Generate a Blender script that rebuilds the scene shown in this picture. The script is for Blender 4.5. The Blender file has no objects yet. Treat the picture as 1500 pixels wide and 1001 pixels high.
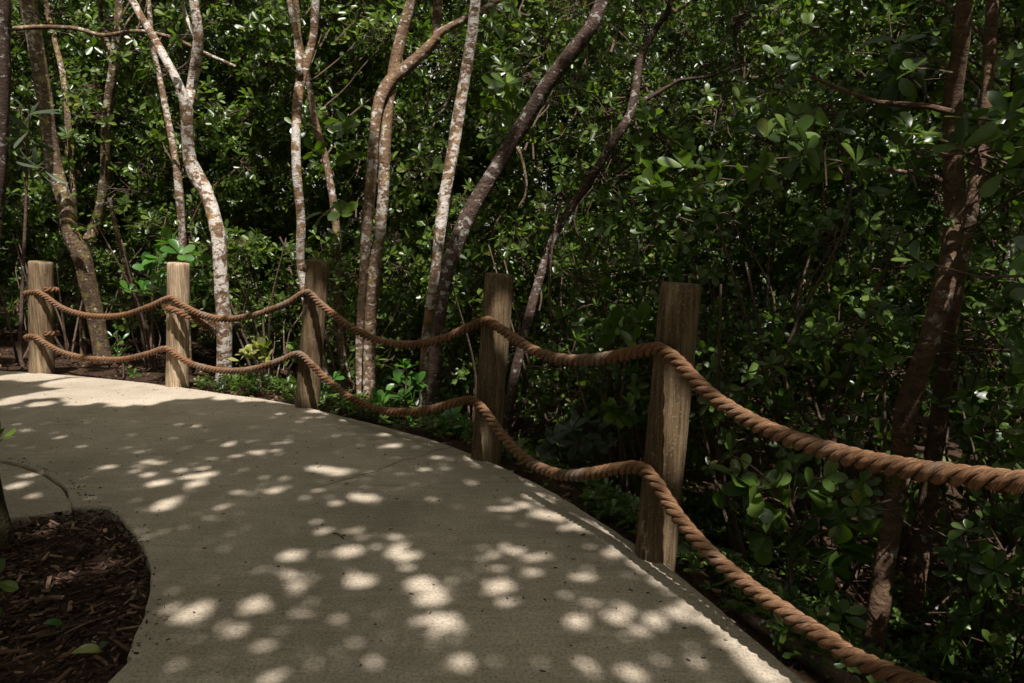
import bpy, math, random
import numpy as np
from mathutils import Vector, noise

random.seed(11)
RNG = np.random.default_rng(11)
R = math.radians
scene = bpy.context.scene
COL = scene.collection

# ------------------------------------------------------------------ camera model
EYE = 1.3
FPX = 1000.0
PITCH = R(7.94)
CA, SA = math.cos(PITCH), math.sin(PITCH)


def ray(px, py):
    u = (px - 750.0) / FPX
    v = (500.5 - py) / FPX
    return np.array([u, CA + v * SA, -SA + v * CA])


def at(px, py, Y):
    d = ray(px, py)
    return d * (Y / d[1]) + np.array([0, 0, EYE])


def gr(px, py, z=0.0):
    d = ray(px, py)
    return d * ((z - EYE) / d[2]) + np.array([0, 0, EYE])


def mpp(Y):            # metres per photo pixel at depth Y
    return Y / FPX


# ------------------------------------------------------------------ sun
SUN_EL = R(60)
SUN_AZ = np.array([0.36, -0.93]); SUN_AZ = SUN_AZ / np.linalg.norm(SUN_AZ)
TO_SUN = np.array([SUN_AZ[0] * math.cos(SUN_EL), SUN_AZ[1] * math.cos(SUN_EL), math.sin(SUN_EL)])


def sunproj(P):
    P = np.atleast_2d(P)
    k = P[:, 2] / TO_SUN[2]
    return P[:, :2] - k[:, None] * TO_SUN[:2]


# ------------------------------------------------------------------ mesh helpers
class Acc:
    def __init__(self):
        self.V, self.F, self.M, self.n = [], [], [], 0

    def add(self, V, faces, mat=0):
        V = np.asarray(V, dtype=np.float64).reshape(-1, 3)
        for f in faces:
            f = np.asarray(f, dtype=np.int64)
            if len(f):
                self.F.append(f + self.n)
                self.M.append(mat)
        self.V.append(V)
        self.n += len(V)


def link(name, acc, mats, parent=None, smooth=True, origin=None, uv=None):
    V = np.concatenate(acc.V) if acc.V else np.zeros((0, 3))
    off = np.zeros(3)
    if parent is not None:
        off = np.array(parent['_o'])
    elif origin is not None:
        off = np.array(origin, dtype=float)
    V = V - off
    me = bpy.data.meshes.new(name)
    me.vertices.add(len(V))
    me.vertices.foreach_set('co', V.astype(np.float32).ravel())
    loops = np.concatenate([f.ravel() for f in acc.F])
    sizes = np.concatenate([np.full(len(f), f.shape[1]) for f in acc.F])
    mi = np.concatenate([np.full(len(f), m) for f, m in zip(acc.F, acc.M)])
    starts = np.concatenate([[0], np.cumsum(sizes)[:-1]])
    me.loops.add(len(loops))
    me.loops.foreach_set('vertex_index', loops.astype(np.int32))
    me.polygons.add(len(sizes))
    me.polygons.foreach_set('loop_start', starts.astype(np.int32))
    me.polygons.foreach_set('material_index', mi.astype(np.int32))
    me.polygons.foreach_set('use_smooth', np.full(len(sizes), smooth))
    me.update(calc_edges=True)
    if uv is not None:
        lay = me.uv_layers.new(name='UVMap')
        lay.data.foreach_set('uv', np.asarray(uv)[loops].astype(np.float32).ravel())
    if not isinstance(mats, (list, tuple)):
        mats = [mats]
    for m in mats:
        me.materials.append(m)
    o = bpy.data.objects.new(name, me)
    COL.objects.link(o)
    if parent is not None:
        o.parent = parent
    else:
        o.location = off
    return o


def tag(o, label, cat, group=None, kind=None):
    if label:
        o['label'] = label
    if cat:
        o['category'] = cat
    if group:
        o['group'] = group
    if kind:
        o['kind'] = kind
    return o


def thing(name, label, cat, loc, group=None):
    o = bpy.data.objects.new(name, None)
    o.empty_display_size = 0.2
    o.location = loc
    o['_o'] = [float(c) for c in loc]
    COL.objects.link(o)
    return tag(o, label, cat, group)


def catmull(P, step):
    P = np.asarray(P, dtype=float)
    if len(P) == 2:
        n = max(2, int(np.linalg.norm(P[1, :3] - P[0, :3]) / step) + 1)
        t = np.linspace(0, 1, n)[:, None]
        return P[0] * (1 - t) + P[1] * t
    Q = np.vstack([2 * P[0] - P[1], P, 2 * P[-1] - P[-2]])
    out = []
    for i in range(1, len(Q) - 2):
        p0, p1, p2, p3 = Q[i - 1], Q[i], Q[i + 1], Q[i + 2]
        n = max(1, int(np.linalg.norm(p2[:3] - p1[:3]) / step))
        t = (np.arange(n) / n)[:, None]
        out.append(0.5 * ((2 * p1) + (-p0 + p2) * t + (2 * p0 - 5 * p1 + 4 * p2 - p3) * t ** 2
                          + (-p0 + 3 * p1 - 3 * p2 + p3) * t ** 3))
    out.append(P[-1:])
    return np.vstack(out)


def frames(C):
    T = np.gradient(C, axis=0)
    T /= np.linalg.norm(T, axis=1)[:, None] + 1e-12
    a = np.array([1.0, 0, 0]) if abs(T[0, 0]) < 0.8 else np.array([0, 1.0, 0])
    u = np.cross(T[0], a); u /= np.linalg.norm(u)
    U = np.zeros_like(C)
    for i in range(len(C)):
        u = u - T[i] * np.dot(u, T[i])
        u /= np.linalg.norm(u) + 1e-12
        U[i] = u
    return T, U, np.cross(T, U)


def tube_faces(n, k, cap=True):
    i = np.arange(n - 1)[:, None] * k
    j = np.arange(k)[None, :]
    j2 = (j + 1) % k
    quads = np.stack([i + j, i + j2, i + k + j2, i + k + j], axis=-1).reshape(-1, 4)
    fs = [quads]
    if cap:
        fs.append(np.array([list(range(k))[::-1]]))
        fs.append(np.array([[(n - 1) * k + q for q in range(k)]]))
    return fs


def add_tube(acc, C, rad, k=8, mat=0, rough=0.0, seed=0.0, cap=True):
    C = np.asarray(C, dtype=float)
    rad = np.broadcast_to(np.asarray(rad, dtype=float), (len(C),))
    T, U, W = frames(C)
    th = np.arange(k) * 2 * math.pi / k
    rr = np.repeat(rad[:, None], k, axis=1)
    if rough > 0:
        for i in range(len(C)):
            for j in range(k):
                q = Vector((math.cos(th[j]) * 0.9 + seed, math.sin(th[j]) * 0.9, C[i, 2] * 3.2 + seed))
                q2 = Vector((math.cos(th[j]) * 1.7 + seed, math.sin(th[j]) * 1.7, C[i, 2] * 11.0))
                rr[i, j] *= 1 + rough * (noise.noise(q) * 1.2 + noise.noise(q2) * 0.55)
    V = C[:, None, :] + rr[:, :, None] * (np.cos(th)[None, :, None] * U[:, None, :] + np.sin(th)[None, :, None] * W[:, None, :])
    acc.add(V.reshape(-1, 3), tube_faces(len(C), k, cap), mat)


def add_twigs(acc, P0, P1, r0, r1, mat=1, sag=0.06):
    """many thin three-sided twigs at once, each bent once"""
    P0 = np.atleast_2d(P0); P1 = np.atleast_2d(P1)
    n = len(P0)
    if n == 0:
        return
    mid = (P0 + P1) / 2 + RNG.normal(0, 1, (n, 3)) * (np.linalg.norm(P1 - P0, axis=1) * sag)[:, None]
    D = P1 - P0
    D /= np.linalg.norm(D, axis=1)[:, None] + 1e-9
    A = np.where(np.abs(D[:, 2:3]) < 0.9, np.array([[0, 0, 1.0]]), np.array([[1.0, 0, 0]]))
    U = np.cross(D, A); U /= np.linalg.norm(U, axis=1)[:, None] + 1e-9
    W = np.cross(D, U)
    rings = []
    for P, r in ((P0, r0), (mid, (np.asarray(r0) + np.asarray(r1)) / 2), (P1, r1)):
        r = np.broadcast_to(np.asarray(r, dtype=float), (n,))
        for k in range(3):
            a = k * 2 * math.pi / 3
            rings.append(P + r[:, None] * (math.cos(a) * U + math.sin(a) * W))
    V = np.stack(rings, axis=1).reshape(-1, 3)
    b = (np.arange(n) * 9)[:, None]
    fs = []
    for s in (0, 3):
        for k in range(3):
            k2 = (k + 1) % 3
            fs.append(np.concatenate([b + s + k, b + s + k2, b + s + 3 + k2, b + s + 3 + k], axis=1))
    acc.add(V, fs, mat)


# leaf templates: rows of (t along, half width) ; two sides folded about the midrib
HEX_T = [(0.0, 0, 0), (0.42, -1, 0.36), (0.8, -1, 0.43), (1.0, 0, 0), (0.8, 1, 0.43), (0.42, 1, 0.36)]
HEX_F = [[0, 3, 2, 1], [0, 5, 4, 3]]
_rows = [(0.13, 0.15), (0.32, 0.335), (0.52, 0.455), (0.70, 0.49), (0.84, 0.42), (0.94, 0.25)]
FINE_T = [(0.0, 0, 0)]
for _t, _w in _rows:
    FINE_T += [(_t, -1, _w), (_t, 0, 0), (_t, 1, _w)]
FINE_T += [(1.0, 0, 0)]
_e = 1 + 3 * (len(_rows) - 1)
FINE_F3 = [[0, 2, 1], [0, 3, 2], [_e, _e + 1, _e + 3], [_e + 1, _e + 2, _e + 3]]
FINE_F4 = []
for _k in range(len(_rows) - 1):
    _b = 1 + 3 * _k
    FINE_F4 += [[_b, _b + 1, _b + 4, _b + 3], [_b + 1, _b + 2, _b + 5, _b + 4]]
KITE_T = [(0.0, 0, 0), (0.55, -1, 0.5), (1.0, 0, 0), (0.55, 1, 0.5)]
KITE_F = [[0, 3, 2, 1]]


def add_leaves(acc, P, D, N, L, W, kind='hex', fold=0.28, curl=0.25, mat=0):
    n = len(P)
    if n == 0:
        return
    D = D / (np.linalg.norm(D, axis=1)[:, None] + 1e-9)
    N = N - D * np.sum(N * D, axis=1)[:, None]
    N = N / (np.linalg.norm(N, axis=1)[:, None] + 1e-9)
    S = np.cross(D, N)
    L = np.broadcast_to(L, (n,)); W = np.broadcast_to(W, (n,))
    cu = curl * RNG.uniform(-0.4, 1.6, n)
    fo = fold * RNG.uniform(0.2, 1.6, n)
    T = {'hex': HEX_T, 'fine': FINE_T, 'kite': KITE_T}[kind]
    vs = []
    for (t, sg, w) in T:
        h = -cu * L * t * t
        h = h + fo * W * w * (1 if sg else 0)
        vs.append(P + D * (L * t)[:, None] + S * (sg * w * W)[:, None] + N * h[:, None])
    V = np.stack(vs, axis=1).reshape(-1, 3)
    b = (np.arange(n) * len(T))[:, None]
    if kind == 'hex':
        fs = [b + np.array(f)[None, :] for f in HEX_F]
    elif kind == 'kite':
        fs = [b + np.array(f)[None, :] for f in KITE_F]
    else:
        fs = [b + np.array(f)[None, :] for f in FINE_F4 + FINE_F3]
    acc.add(V, fs, mat)


def perp(A):
    B = np.where(np.abs(A[:, 2:3]) < 0.9, np.array([[0, 0, 1.0]]), np.array([[1.0, 0, 0]]))
    U = np.cross(A, B); U /= np.linalg.norm(U, axis=1)[:, None] + 1e-9
    return U, np.cross(A, U)


def add_rosettes(acc, C, A, nl, L, kind='hex', ratio=0.58, spread=(35, 95), mat=0, curl=0.22):
    """whorls of leaves at twig tips.  C centres, A axes, nl leaves each, L leaf length per rosette"""
    n = len(C)
    if n == 0:
        return
    A = A / (np.linalg.norm(A, axis=1)[:, None] + 1e-9)
    U, W = perp(A)
    L = np.broadcast_to(L, (n,))
    ph0 = RNG.uniform(0, 6.28, n)
    PP, DD, NN, LL = [], [], [], []
    for k in range(nl):
        ph = ph0 + k * 2.4 + RNG.normal(0, 0.25, n)
        th = np.radians(RNG.uniform(spread[0], spread[1], n))
        rad = np.cos(ph)[:, None] * U + np.sin(ph)[:, None] * W
        D = np.cos(th)[:, None] * A + np.sin(th)[:, None] * rad
        N = np.sin(th)[:, None] * A - np.cos(th)[:, None] * rad + RNG.normal(0, 0.18, (n, 3))
        ll = L * RNG.uniform(0.65, 1.15, n)
        keep = RNG.uniform(0, 1, n) < 0.9
        PP.append((C - A * (0.25 * ll * RNG.uniform(0, 1, n))[:, None] + D * (0.08 * ll)[:, None])[keep])
        DD.append(D[keep]); NN.append(N[keep]); LL.append(ll[keep])
    LL = np.concatenate(LL)
    add_leaves(acc, np.vstack(PP), np.vstack(DD), np.vstack(NN), LL, LL * ratio * RNG.uniform(0.85, 1.15, len(LL)), kind, mat=mat, curl=curl)


# ------------------------------------------------------------------ materials
def newmat(name):
    m = bpy.data.materials.new(name)
    m.use_nodes = True
    nt = m.node_tree
    nt.nodes.clear()
    return m, nt


def N(nt, t, **kw):
    n = nt.nodes.new(t)
    for k, v in kw.items():
        if k in n.inputs.keys():
            n.inputs[k].default_value = v
        else:
            setattr(n, k, v)
    return n


def ramp(nt, fac, stops, interp='LINEAR'):
    r = nt.nodes.new('ShaderNodeValToRGB')
    r.color_ramp.interpolation = interp
    el = r.color_ramp.elements
    while len(el) > 1:
        el.remove(el[-1])
    for i, (p, c) in enumerate(stops):
        e = el[0] if i == 0 else el.new(p)
        e.position = p
        e.color = (*c, 1) if len(c) == 3 else c
    nt.links.new(fac, r.inputs['Fac'])
    return r


def mixc(nt, fac, a, b, mode='MIX'):
    n = nt.nodes.new('ShaderNodeMix')
    n.data_type = 'RGBA'; n.blend_type = mode
    for sock, val in ((n.inputs[0], fac), (n.inputs[6], a), (n.inputs[7], b)):
        if hasattr(val, 'is_output'):
            nt.links.new(val, sock)
        elif isinstance(val, (int, float)):
            sock.default_value = val
        else:
            sock.default_value = (*val, 1)
    return n.outputs[2]


def tex_noise(nt, vec, scale, detail=4, rough=0.55, dist=0.0):
    n = N(nt, 'ShaderNodeTexNoise', Scale=scale, Detail=detail, Roughness=rough, Distortion=dist)
    nt.links.new(vec, n.inputs['Vector'])
    return n.outputs['Fac']


def mapping(nt, vec, scale):
    m = nt.nodes.new('ShaderNodeMapping')
    m.inputs['Scale'].default_value = scale
    nt.links.new(vec, m.inputs['Vector'])
    return m.outputs['Vector']


def finish(nt, color, rough, bump=None, bstr=0.3, bdist=0.01, spec=0.3):
    p = nt.nodes.new('ShaderNodeBsdfPrincipled')
    if hasattr(color, 'is_output'):
        nt.links.new(color, p.inputs['Base Color'])
    else:
        p.inputs['Base Color'].default_value = (*color, 1)
    if hasattr(rough, 'is_output'):
        nt.links.new(rough, p.inputs['Roughness'])
    else:
        p.inputs['Roughness'].default_value = rough
    p.inputs['Specular IOR Level'].default_value = spec
    if bump is not None:
        b = nt.nodes.new('ShaderNodeBump')
        b.inputs['Strength'].default_value = bstr
        b.inputs['Distance'].default_value = bdist
        nt.links.new(bump, b.inputs['Height'])
        nt.links.new(b.outputs['Normal'], p.inputs['Normal'])
    o = nt.nodes.new('ShaderNodeOutputMaterial')
    nt.links.new(p.outputs[0], o.inputs['Surface'])
    return p


def leaf_mat(name, dark, mid, light, odd=None, gloss=0.34, trans=0.36, oddamt=0.03):
    m, nt = newmat(name)
    g = nt.nodes.new('ShaderNodeNewGeometry')
    stops = [(0.0, dark), (0.55, mid), (0.93, light)]
    if odd:
        stops += [(1 - oddamt, light), (1.0, odd)]
    r = ramp(nt, g.outputs['Random Per Island'], stops)
    tc = nt.nodes.new('ShaderNodeTexCoord')
    nz = tex_noise(nt, tc.outputs['Object'], 1.3, 2)
    col = mixc(nt, nz, r.outputs['Color'], (0.5, 0.5, 0.5), 'MULTIPLY')
    col = mixc(nt, 0.45, r.outputs['Color'], col)
    # paler underside
    col = mixc(nt, g.outputs['Backfacing'], col, mixc(nt, 0.3, col, (0.10, 0.13, 0.06)))
    p = nt.nodes.new('ShaderNodeBsdfPrincipled')
    nt.links.new(col, p.inputs['Base Color'])
    p.inputs['Roughness'].default_value = gloss
    p.inputs['Specular IOR Level'].default_value = 0.5
    t = nt.nodes.new('ShaderNodeBsdfTranslucent')
    tcol = mixc(nt, 1.0, col, (1.6, 1.9, 0.5), 'MULTIPLY')
    nt.links.new(tcol, t.inputs['Color'])
    mx = nt.nodes.new('ShaderNodeMixShader')
    mx.inputs[0].default_value = trans
    nt.links.new(p.outputs[0], mx.inputs[1]); nt.links.new(t.outputs[0], mx.inputs[2])
    o = nt.nodes.new('ShaderNodeOutputMaterial')
    nt.links.new(mx.outputs[0], o.inputs['Surface'])
    return m


def bark_mat(name, base, dark, lichen=0.5, lcol=(0.55, 0.53, 0.49), moss=0.0, mosscol=(0.24, 0.19, 0.05), scale=1.0):
    m, nt = newmat(name)
    tc = nt.nodes.new('ShaderNodeTexCoord')
    ob = tc.outputs['Object']
    n1 = tex_noise(nt, mapping(nt, ob, (14 * scale, 14 * scale, 30 * scale)), 1.0, 6, 0.65)
    col = ramp(nt, n1, [(0.3, dark), (0.65, base)]).outputs['Color']
    if moss > 0:
        n3 = tex_noise(nt, mapping(nt, ob, (9 * scale, 9 * scale, 6 * scale)), 1.0, 5, 0.6)
        f3 = ramp(nt, n3, [(0.62 - 0.3 * moss, (0, 0, 0)), (0.72 - 0.3 * moss, (1, 1, 1))]).outputs['Color']
        col = mixc(nt, f3, col, mosscol)
    n2 = tex_noise(nt, mapping(nt, ob, (13 * scale, 13 * scale, 16 * scale)), 1.0, 7, 0.62, 0.4)
    n4 = tex_noise(nt, mapping(nt, ob, (2.5, 2.5, 1.6)), 1.0, 2)
    ad = nt.nodes.new('ShaderNodeMath'); ad.operation = 'MULTIPLY_ADD'
    nt.links.new(n4, ad.inputs[0]); ad.inputs[1].default_value = 0.45
    nt.links.new(n2, ad.inputs[2])
    th = 1.0 - 0.29 * lichen
    f2 = ramp(nt, ad.outputs[0], [(th - 0.03, (0, 0, 0)), (th + 0.03, (1, 1, 1))]).outputs['Color']
    n5 = tex_noise(nt, mapping(nt, ob, (60, 60, 60)), 1.0, 4, 0.7)
    lc = ramp(nt, n5, [(0.35, tuple(0.62 * c for c in lcol)), (0.62, lcol)]).outputs['Color']
    col = mixc(nt, f2, col, lc)
    # dark horizontal lenticel rings
    n6 = tex_noise(nt, mapping(nt, ob, (10, 10, 75)), 1.0, 3, 0.6, 0.3)
    f6 = ramp(nt, n6, [(0.60, (0, 0, 0)), (0.68, (1, 1, 1))]).outputs['Color']
    f6m = nt.nodes.new('ShaderNodeMath'); f6m.operation = 'MULTIPLY'
    nt.links.new(f6, f6m.inputs[0]); f6m.inputs[1].default_value = 0.6
    col = mixc(nt, f6m.outputs[0], col, dark)
    n7 = tex_noise(nt, mapping(nt, ob, (34 * scale, 34 * scale, 46 * scale)), 1.0, 4, 0.7)
    f7 = ramp(nt, n7, [(0.60, (0, 0, 0)), (0.66, (0.85, 0.85, 0.85))]).outputs['Color']
    col = mixc(nt, f7, col, dark)
    bsum = nt.nodes.new('ShaderNodeMath'); bsum.operation = 'ADD'
    nt.links.new(n1, bsum.inputs[0]); nt.links.new(n5, bsum.inputs[1])
    finish(nt, col, 0.85, bsum.outputs[0], 0.9, 0.015, 0.2)
    return m


def wood_mat(name='weathered_wood_shaded', k=1.0, tint=(1, 1, 1)):
    m, nt = newmat(name)
    tc = nt.nodes.new('ShaderNodeTexCoord')
    ob = tc.outputs['Object']
    n1 = tex_noise(nt, mapping(nt, ob, (60, 60, 3.0)), 1.0, 6, 0.65, 0.3)
    col = ramp(nt, n1, [(q, tuple(k * c * t for c, t in zip(cc, tint))) for q, cc in ((0.3, (0.07, 0.047, 0.027)), (0.5, (0.21, 0.15, 0.09)), (0.68, (0.36, 0.28, 0.185)))]).outputs['Color']
    n2 = tex_noise(nt, mapping(nt, ob, (6, 6, 3)), 1.0, 4)
    s2 = ramp(nt, n2, [(0.38, (0.62, 0.58, 0.5)), (0.62, (1, 1, 1))]).outputs['Color']
    col = mixc(nt, 1.0, col, s2, 'MULTIPLY')
    n3 = tex_noise(nt, mapping(nt, ob, (95, 95, 2.2)), 1.0, 2, 0.5)
    f3 = ramp(nt, n3, [(0.66, (0, 0, 0)), (0.70, (1, 1, 1))]).outputs['Color']
    col = mixc(nt, f3, col, (0.04, 0.03, 0.02))
    n5 = tex_noise(nt, mapping(nt, ob, (120, 120, 90)), 1.0, 3, 0.6)
    f5 = ramp(nt, n5, [(0.58, (0, 0, 0)), (0.72, (0.6, 0.6, 0.6))]).outputs['Color']
    col = mixc(nt, f5, col, (0.30, 0.27, 0.21))
    n6 = tex_noise(nt, mapping(nt, ob, (11, 11, 5)), 1.0, 5, 0.7, 1.0)
    f6 = ramp(nt, n6, [(0.60, (0, 0, 0)), (0.68, (0.7, 0.7, 0.7))]).outputs['Color']
    col = mixc(nt, f6, col, tuple(k * c for c in (0.09, 0.075, 0.045)))
    finish(nt, col, 0.85, n1, 0.9, 0.008, 0.2)
    return m


def concrete_mat():
    m, nt = newmat('concrete')
    tc = nt.nodes.new('ShaderNodeTexCoord')
    ob = tc.outputs['Object']
    n1 = tex_noise(nt, ob, 2.2, 5, 0.6)
    col = ramp(nt, n1, [(0.3, (0.36, 0.303, 0.237)), (0.7, (0.465, 0.395, 0.312))]).outputs['Color']
    n2 = tex_noise(nt, ob, 85, 5, 0.85)
    g2 = ramp(nt, n2, [(0.36, (0.30, 0.29, 0.27)), (0.48, (0.93, 0.93, 0.93)), (0.62, (1.28, 1.28, 1.28))]).outputs['Color']
    col = mixc(nt, 0.8, col, g2, 'MULTIPLY')
    # brushed streaks and stains
    n3 = tex_noise(nt, mapping(nt, ob, (1.2, 9, 1)), 3.0, 4, 0.6, 0.5)
    g3 = ramp(nt, n3, [(0.35, (0.84, 0.83, 0.80)), (0.6, (1, 1, 1))]).outputs['Color']
    col = mixc(nt, 0.8, col, g3, 'MULTIPLY')
    n4 = tex_noise(nt, ob, 55, 2, 0.5)
    g4 = ramp(nt, n4, [(0.70, (1, 1, 1)), (0.76, (0.25, 0.22, 0.18))]).outputs['Color']
    col = mixc(nt, 0.75, col, g4, 'MULTIPLY')
    n5 = tex_noise(nt, ob, 0.7, 3, 0.5)
    g5 = ramp(nt, n5, [(0.36, (0.72, 0.71, 0.68)), (0.5, (0.95, 0.95, 0.94)), (0.64, (1.06, 1.05, 1.03))]).outputs['Color']
    n8 = tex_noise(nt, ob, 7, 6, 0.7, 1.2)
    g8 = ramp(nt, n8, [(0.30, (0.74, 0.73, 0.70)), (0.42, (1, 1, 1)), (0.6, (1, 1, 1)), (0.72, (1.07, 1.07, 1.06))]).outputs['Color']
    col = mixc(nt, 0.8, col, g8, 'MULTIPLY')
    col = mixc(nt, 0.8, col, g5, 'MULTIPLY')
    finish(nt, col, 0.9, n2, 0.35, 0.004, 0.2)
    return m


def soil_mat():
    m, nt = newmat('forest_soil')
    tc = nt.nodes.new('ShaderNodeTexCoord')
    ob = tc.outputs['Object']
    n1 = tex_noise(nt, ob, 5, 6, 0.7)
    n2 = tex_noise(nt, ob, 45, 5, 0.75)
    col = ramp(nt, n2, [(0.3, (0.02, 0.013, 0.008)), (0.55, (0.07, 0.043, 0.027)), (0.75, (0.15, 0.095, 0.06))]).outputs['Color']
    g = ramp(nt, n1, [(0.35, (0.5, 0.5, 0.5)), (0.65, (1.1, 1.0, 0.95))]).outputs['Color']
    col = mixc(nt, 1.0, col, g, 'MULTIPLY')
    finish(nt, col, 0.95, n2, 0.8, 0.03, 0.1)
    return m


def island_mat(name, stops, rough=0.85, trans=0.0):
    m, nt = newmat(name)
    g = nt.nodes.new('ShaderNodeNewGeometry')
    r = ramp(nt, g.outputs['Random Per Island'], stops)
    tc = nt.nodes.new('ShaderNodeTexCoord')
    nz = tex_noise(nt, mapping(nt, tc.outputs['Object'], (40, 40, 40)), 1.0, 4)
    gg = ramp(nt, nz, [(0.3, (0.55, 0.55, 0.55)), (0.65, (1.1, 1.1, 1.1))]).outputs['Color']
    col = mixc(nt, 1.0, r.outputs['Color'], gg, 'MULTIPLY')
    finish(nt, col, rough, nz, 0.3, 0.004, 0.2)
    return m


def rope_mat():
    m, nt = newmat('coir_rope')
    uv = nt.nodes.new('ShaderNodeUVMap')
    tc = nt.nodes.new('ShaderNodeTexCoord')
    fib = tex_noise(nt, mapping(nt, uv.outputs['UV'], (48, 34, 1)), 1.0, 5, 0.7, 0.2)
    fib2 = tex_noise(nt, mapping(nt, uv.outputs['UV'], (70, 55, 1)), 1.0, 3, 0.6)
    col = ramp(nt, fib, [(0.32, (0.028, 0.013, 0.007)), (0.5, (0.165, 0.085, 0.044)), (0.70, (0.46, 0.275, 0.155))]).outputs['Color']
    big = tex_noise(nt, tc.outputs['Object'], 2.3, 3, 0.6)
    g = ramp(nt, big, [(0.35, (0.72, 0.72, 0.72)), (0.5, (1, 1, 1)), (0.68, (1.05, 1.12, 1.22))]).outputs['Color']
    col = mixc(nt, 1.0, col, g, 'MULTIPLY')
    wth = tex_noise(nt, tc.outputs['Object'], 1.7, 4, 0.65, 0.6)
    fw = ramp(nt, wth, [(0.52, (0, 0, 0)), (0.64, (0.75, 0.75, 0.75))]).outputs['Color']
    grey = ramp(nt, fib, [(0.30, (0.03, 0.025, 0.02)), (0.5, (0.17, 0.135, 0.105)), (0.72, (0.40, 0.34, 0.28))]).outputs['Color']
    col = mixc(nt, fw, col, grey)
    s = nt.nodes.new('ShaderNodeMath'); s.operation = 'ADD'
    nt.links.new(fib, s.inputs[0]); nt.links.new(fib2, s.inputs[1])
    finish(nt, col, 0.95, s.outputs[0], 0.8, 0.0028, 0.05)
    return m


M_CONC = concrete_mat()
M_SOIL = soil_mat()
M_WOOD = wood_mat(k=0.56, tint=(1.04, 0.97, 0.86))  # weathered wood, colour darkened for the posts standing in shade
M_WOOD_LIT = wood_mat('wood_sunlit_tone', 1.75, (1, 1.03, 1.1))  # same wood, full sun on the second post put into the colour
M_WOOD_PARTLIT = wood_mat('wood_partlit_tone', 0.9, (1, 0.97, 0.93))  # same wood, half sun, half shade of the far post in the colour
M_ROPE = rope_mat()
M_CRACK, _nt = newmat('crack_dark'); finish(_nt, (0.05, 0.04, 0.03), 0.95)  # flat dark tone of the crack strip
M_LEAF = leaf_mat('leaf_forest', (0.034, 0.060, 0.010), (0.072, 0.122, 0.018), (0.140, 0.205, 0.034), (0.22, 0.20, 0.04))
M_LEAFR = leaf_mat('leaf_dark_glossy', (0.027, 0.052, 0.010), (0.058, 0.104, 0.017), (0.120, 0.180, 0.034), (0.20, 0.17, 0.05), oddamt=0.02)
M_LEAFB = leaf_mat('leaf_bright', (0.035, 0.10, 0.018), (0.06, 0.16, 0.025), (0.10, 0.21, 0.04), None)
M_LEAFY = leaf_mat('leaf_pale_yellow', (0.20, 0.23, 0.05), (0.28, 0.28, 0.09), (0.34, 0.30, 0.13), None)
M_LEAFG = leaf_mat('leaf_dull_grey', (0.035, 0.055, 0.030), (0.06, 0.085, 0.045), (0.09, 0.11, 0.07), None, gloss=0.55)
M_LEAFF = leaf_mat('leaf_far', (0.038, 0.066, 0.011), (0.078, 0.128, 0.020), (0.150, 0.215, 0.042), (0.16, 0.17, 0.05), trans=0.38)
M_BARKW = bark_mat('bark_white_lichen', (0.23, 0.145, 0.085), (0.06, 0.034, 0.02), 0.93, moss=0.35, lcol=(0.60, 0.54, 0.48), mosscol=(0.30, 0.18, 0.08), scale=1.0)
M_BARKM = bark_mat('bark_mottled', (0.20, 0.125, 0.08), (0.045, 0.027, 0.018), 0.58, moss=0.35, mosscol=(0.26, 0.19, 0.075), scale=1.4)
M_BARKL = bark_mat('bark_left_mottled', (0.135, 0.088, 0.055), (0.030, 0.019, 0.013), 0.6, lcol=(0.48, 0.44, 0.36), moss=0.4, mosscol=(0.19, 0.145, 0.05), scale=1.4)
M_BARKD = bark_mat('bark_dark', (0.10, 0.064, 0.046), (0.022, 0.013, 0.010), 0.62, lcol=(0.36, 0.33, 0.30), scale=1.3)
M_BARKO = bark_mat('bark_ochre', (0.22, 0.135, 0.08), (0.07, 0.04, 0.024), 0.78, lcol=(0.54, 0.49, 0.42), moss=0.25, mosscol=(0.25, 0.17, 0.075), scale=1.3)
M_BARKR = bark_mat('bark_reddish', (0.155, 0.092, 0.056), (0.045, 0.026, 0.016), 0.5, scale=1.3, lcol=(0.38, 0.34, 0.31), moss=0.25, mosscol=(0.085, 0.07, 0.02))
M_TWIG = bark_mat('twig', (0.13, 0.085, 0.06), (0.06, 0.04, 0.028), 0.25)
M_MULCH = island_mat('mulch_chip', [(0.0, (0.012, 0.007, 0.005)), (0.5, (0.052, 0.027, 0.017)), (0.85, (0.115, 0.063, 0.04)), (1.0, (0.24, 0.155, 0.105))])
M_LITTER = island_mat('dead_leaf', [(0.0, (0.025, 0.014, 0.009)), (0.5, (0.075, 0.042, 0.025)), (0.9, (0.15, 0.09, 0.055)), (1.0, (0.26, 0.18, 0.12))])

# ------------------------------------------------------------------ path outline in plan
edge_px = [(0, 543), (65, 547), (130, 552), (200, 559), (262, 567), (345, 578), (430, 592), (520, 614), (580, 629), (640, 646), (700, 668),
           (750, 690), (800, 715), (840, 738), (880, 764), (930, 795), (985, 832), (1030, 869), (1080, 913), (1130, 953), (1190, 1001)]
EDGE = np.array([gr(*p)[:2] for p in edge_px])
EDGE = np.vstack([[[-16, EDGE[0, 1] + 1.6], [-11, EDGE[0, 1] + 1.0], [-8, EDGE[0, 1] + 0.45]], EDGE, [[1.22, 1.05], [1.6, 0.0], [2.1, -1.6], [2.9, -5]]])
EDGE = catmull(EDGE, 0.08)
left_px = [(150, 1001), (182, 960), (206, 910), (219, 848), (207, 797), (184, 765), (150, 740), (108, 741), (97, 716), (62, 691), (0, 673), (-150, 656)]
LEFT = np.array([gr(*p)[:2] for p in left_px])
LEFT = np.vstack([[[-2.4, -5], [-2.2, -2.6], [-1.75, -0.6], [-1.42, 0.8]], LEFT, [[-9, 4.3], [-16, 5.2]]])
LEFT = catmull(LEFT, 0.06)


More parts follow.
